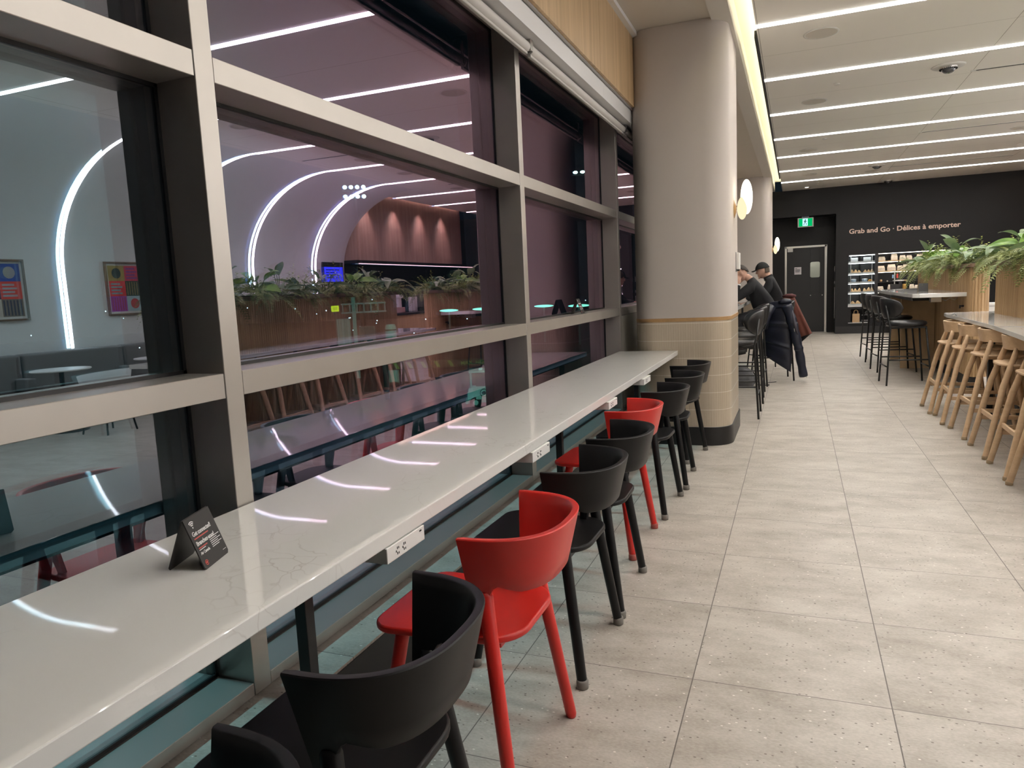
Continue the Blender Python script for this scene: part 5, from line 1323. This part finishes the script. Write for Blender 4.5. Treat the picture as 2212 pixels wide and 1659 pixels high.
def mast(lab, x, y, z, cols, rows, sp):
    t = thing('floodlight_mast', lab, 'mast', (x, y, -5.0), math.atan2(-x, y), group='floodlight masts')
    obj('pole', MB().lathe([(.28, 0), (.14, z + 5)], n=12), mBLACK2, t)
    obj('crossbar', MB().box(-cols * sp / 2, cols * sp / 2, -.06, .06, z + 4.9, z + 5.0), mBLACK2, t)
    for r in range(rows):
        for c in range(cols):
            h = obj('lamp_head', MB().ell(((c - (cols - 1) / 2) * sp, -.25, z + 5.25 - r * .85), (sp * .33, .12, .17), 12, 8), mTL, t, smooth=True)
mast('floodlight mast with two rows of lamps, seen through the middle window', -38.2, 58.6, 11.45, 4, 2, .56)
mast('floodlight mast with one row of lamps, seen beside the column', -23.7, 86.8, 15.1, 4, 1, .85)
for i, (x, y) in enumerate([(-40.1, 80.6), (-36.4, 82.3), (-29.2, 85.1), (-23.2, 80.0)]):
    t = thing('apron_lamp', 'low glowing teal apron lamp on a pole, %s from the left' % ORD[i], 'lamp', (x, y, -5), group='apron lamps')
    obj('pole', MB().box(-.09, .09, -.09, .09, 0, 4.4), M('lamp_pole', (.25, .4, .38), .5) if i == 0 else bpy.data.materials['lamp_pole'], t)
    obj('lens', MB().ell((0, 0, 4.5), (1.3, .3, .16), 16, 8), EM('apron_lens_glint', (.35, 1., .80), 4.) if i == 0 else bpy.data.materials['apron_lens_glint'], t, smooth=True)  # lens stretched wide and flat, so its shape imitates a horizontal glint
t = thing('jet_bridge', 'pale green lit boarding bridge frame far out on the apron', 'bridge', (-33.4, 49.9, -5), math.atan2(33.4, 49.9) )
mJB = M('bridge_paint', (.55, .60, .58), .6)
obj('column', MB().box(-.15, .15, -.15, .15, 0, 6.6), mJB, t)
g = MB()
for z in (5.3, 6.0): g.box(-1.0, 2.6, -.1, .1, z, z + .12)
for k in range(7): g.box(-.9 + k * .56, -.82 + k * .56, -.1, .1, 5.3, 6.1)
obj('tunnel_frame', g, mJB, t)
obj('cabin', MB().box(-1.5, -.35, -.6, .6, 1.2, 4.9), M('bridge_cabin', (.35, .40, .39), .6), t)
g = MB()
for x in (-1.42, -1.0, -.55): g.box(x, x + .1, -.64, -.6, 1.2, 4.9)
obj('ribs', g, mJB, t)
obj('stair', MB().box(.3, 1.6, -.3, .3, 1.4, 4.2), M('bridge_dark', (.10, .12, .12), .6), t)
t = thing('gate_sign', 'small glowing yellow gate sign beside the boarding bridge', 'sign', (-31.7, 44.95, -5), math.atan2(31.7, 44.95))
obj('panel', MB().box(-.28, .28, -.05, .05, 5.58, 6.02), EM('gate_yellow', (.85, .90, .02), 1.6), t, bevel=.06)
obj('post', MB().box(-.05, .05, -.05, .05, 0, 5.58), mBLACK2, t)
obj('rows', MB().box(-.16, .16, -.055, -.05, 5.84, 5.88).box(-.16, .12, -.055, -.05, 5.74, 5.78), EM('gate_rows', (.45, .5, .0), .8), t)
t = thing('storage_tank', 'pale green upright tank on the apron', 'tank', (-25.8, 42.8, -5))
obj('shell', MB().lathe([(.001, 0), (.36, 0), (.38, 3.6), (.38, 4.4), (.3, 4.62), (.001, 4.64)], n=22), M('tank_paint', (.6, .68, .6), .5), t, auto=30)
obj('band', MB().lathe([(.385, 4.2), (.395, 4.2), (.395, 4.28), (.385, 4.28), (.385, 4.2)], n=22), mBLACK2, t)
g = MB(); rnd = random.Random(11)
for k in range(60):
    a = rnd.uniform(.10, 1.35); d = rnd.uniform(110, 160); x, y = -d * math.sin(a), d * math.cos(a)
    g.ell((x, y, rnd.choice((-3.5, -2, -1, .5)) + rnd.uniform(-1.5, 1.2)), (.10,) * 3, 6, 4)
tag(obj('distant_lights', g, EM('distant_light', (.85, .88, 1.), 6.)), 'scatter of tiny distant lights beyond the apron', 'lights', kind='stuff')

# ------------------------------------------------------------------ light from outside, world, camera
lamp('facade_flood', 'AREA', (-4.6, 5.0, 4.3), 52, (.55, .86, 1.), (-1.5, 5.0, .25), shape='RECTANGLE', size=16, size_y=.2, spread=.24)
lamp('apron_flood', 'SPOT', (-5, 12, 14), 30000, (.40, 1., .86), (-20, 42, -4), soft=.4, spot_size=.75, spot_blend=.6)
w = bpy.data.worlds.new('night'); bpy.context.scene.world = w; w.use_nodes = True
bg = w.node_tree.nodes['Background']; bg.inputs[0].default_value = (.35, .55, .75, 1); bg.inputs[1].default_value = .012

cam = bpy.data.cameras.new('camera'); co = bpy.data.objects.new('camera', cam); C.objects.link(co)
r0, r1, r2 = (0.9300262854, 0.3644978719, -0.0468231756), (0.0030934881, -0.1351728955, -0.9908171973), (-0.3674799841, 0.9213411906, -0.1268419162)
co.matrix_world = Matrix(((r0[0], -r1[0], -r2[0], 0), (r0[1], -r1[1], -r2[1], 0), (r0[2], -r1[2], -r2[2], 1.42), (0, 0, 0, 1)))
cam.sensor_width = 36; cam.lens = 36 * 1553.897 / 2212; cam.clip_start = .02; cam.clip_end = 500
sc = bpy.context.scene; sc.camera = co
sc.view_settings.view_transform = 'Standard'; sc.view_settings.look = 'None'; sc.view_settings.gamma = 1; sc.view_settings.use_curve_mapping = False
sc.view_settings.exposure = 0.42
cy = sc.cycles
cy.max_bounces = 7; cy.diffuse_bounces = 3; cy.glossy_bounces = 4; cy.transmission_bounces = 6; cy.transparent_max_bounces = 24
cy.caustics_reflective = False; cy.caustics_refractive = False; cy.sample_clamp_indirect = 6; cy.blur_glossy = .02
cy.use_denoising = True; cy.denoiser = 'OPENIMAGEDENOISE'
cy.use_adaptive_sampling = True; cy.adaptive_threshold = .045
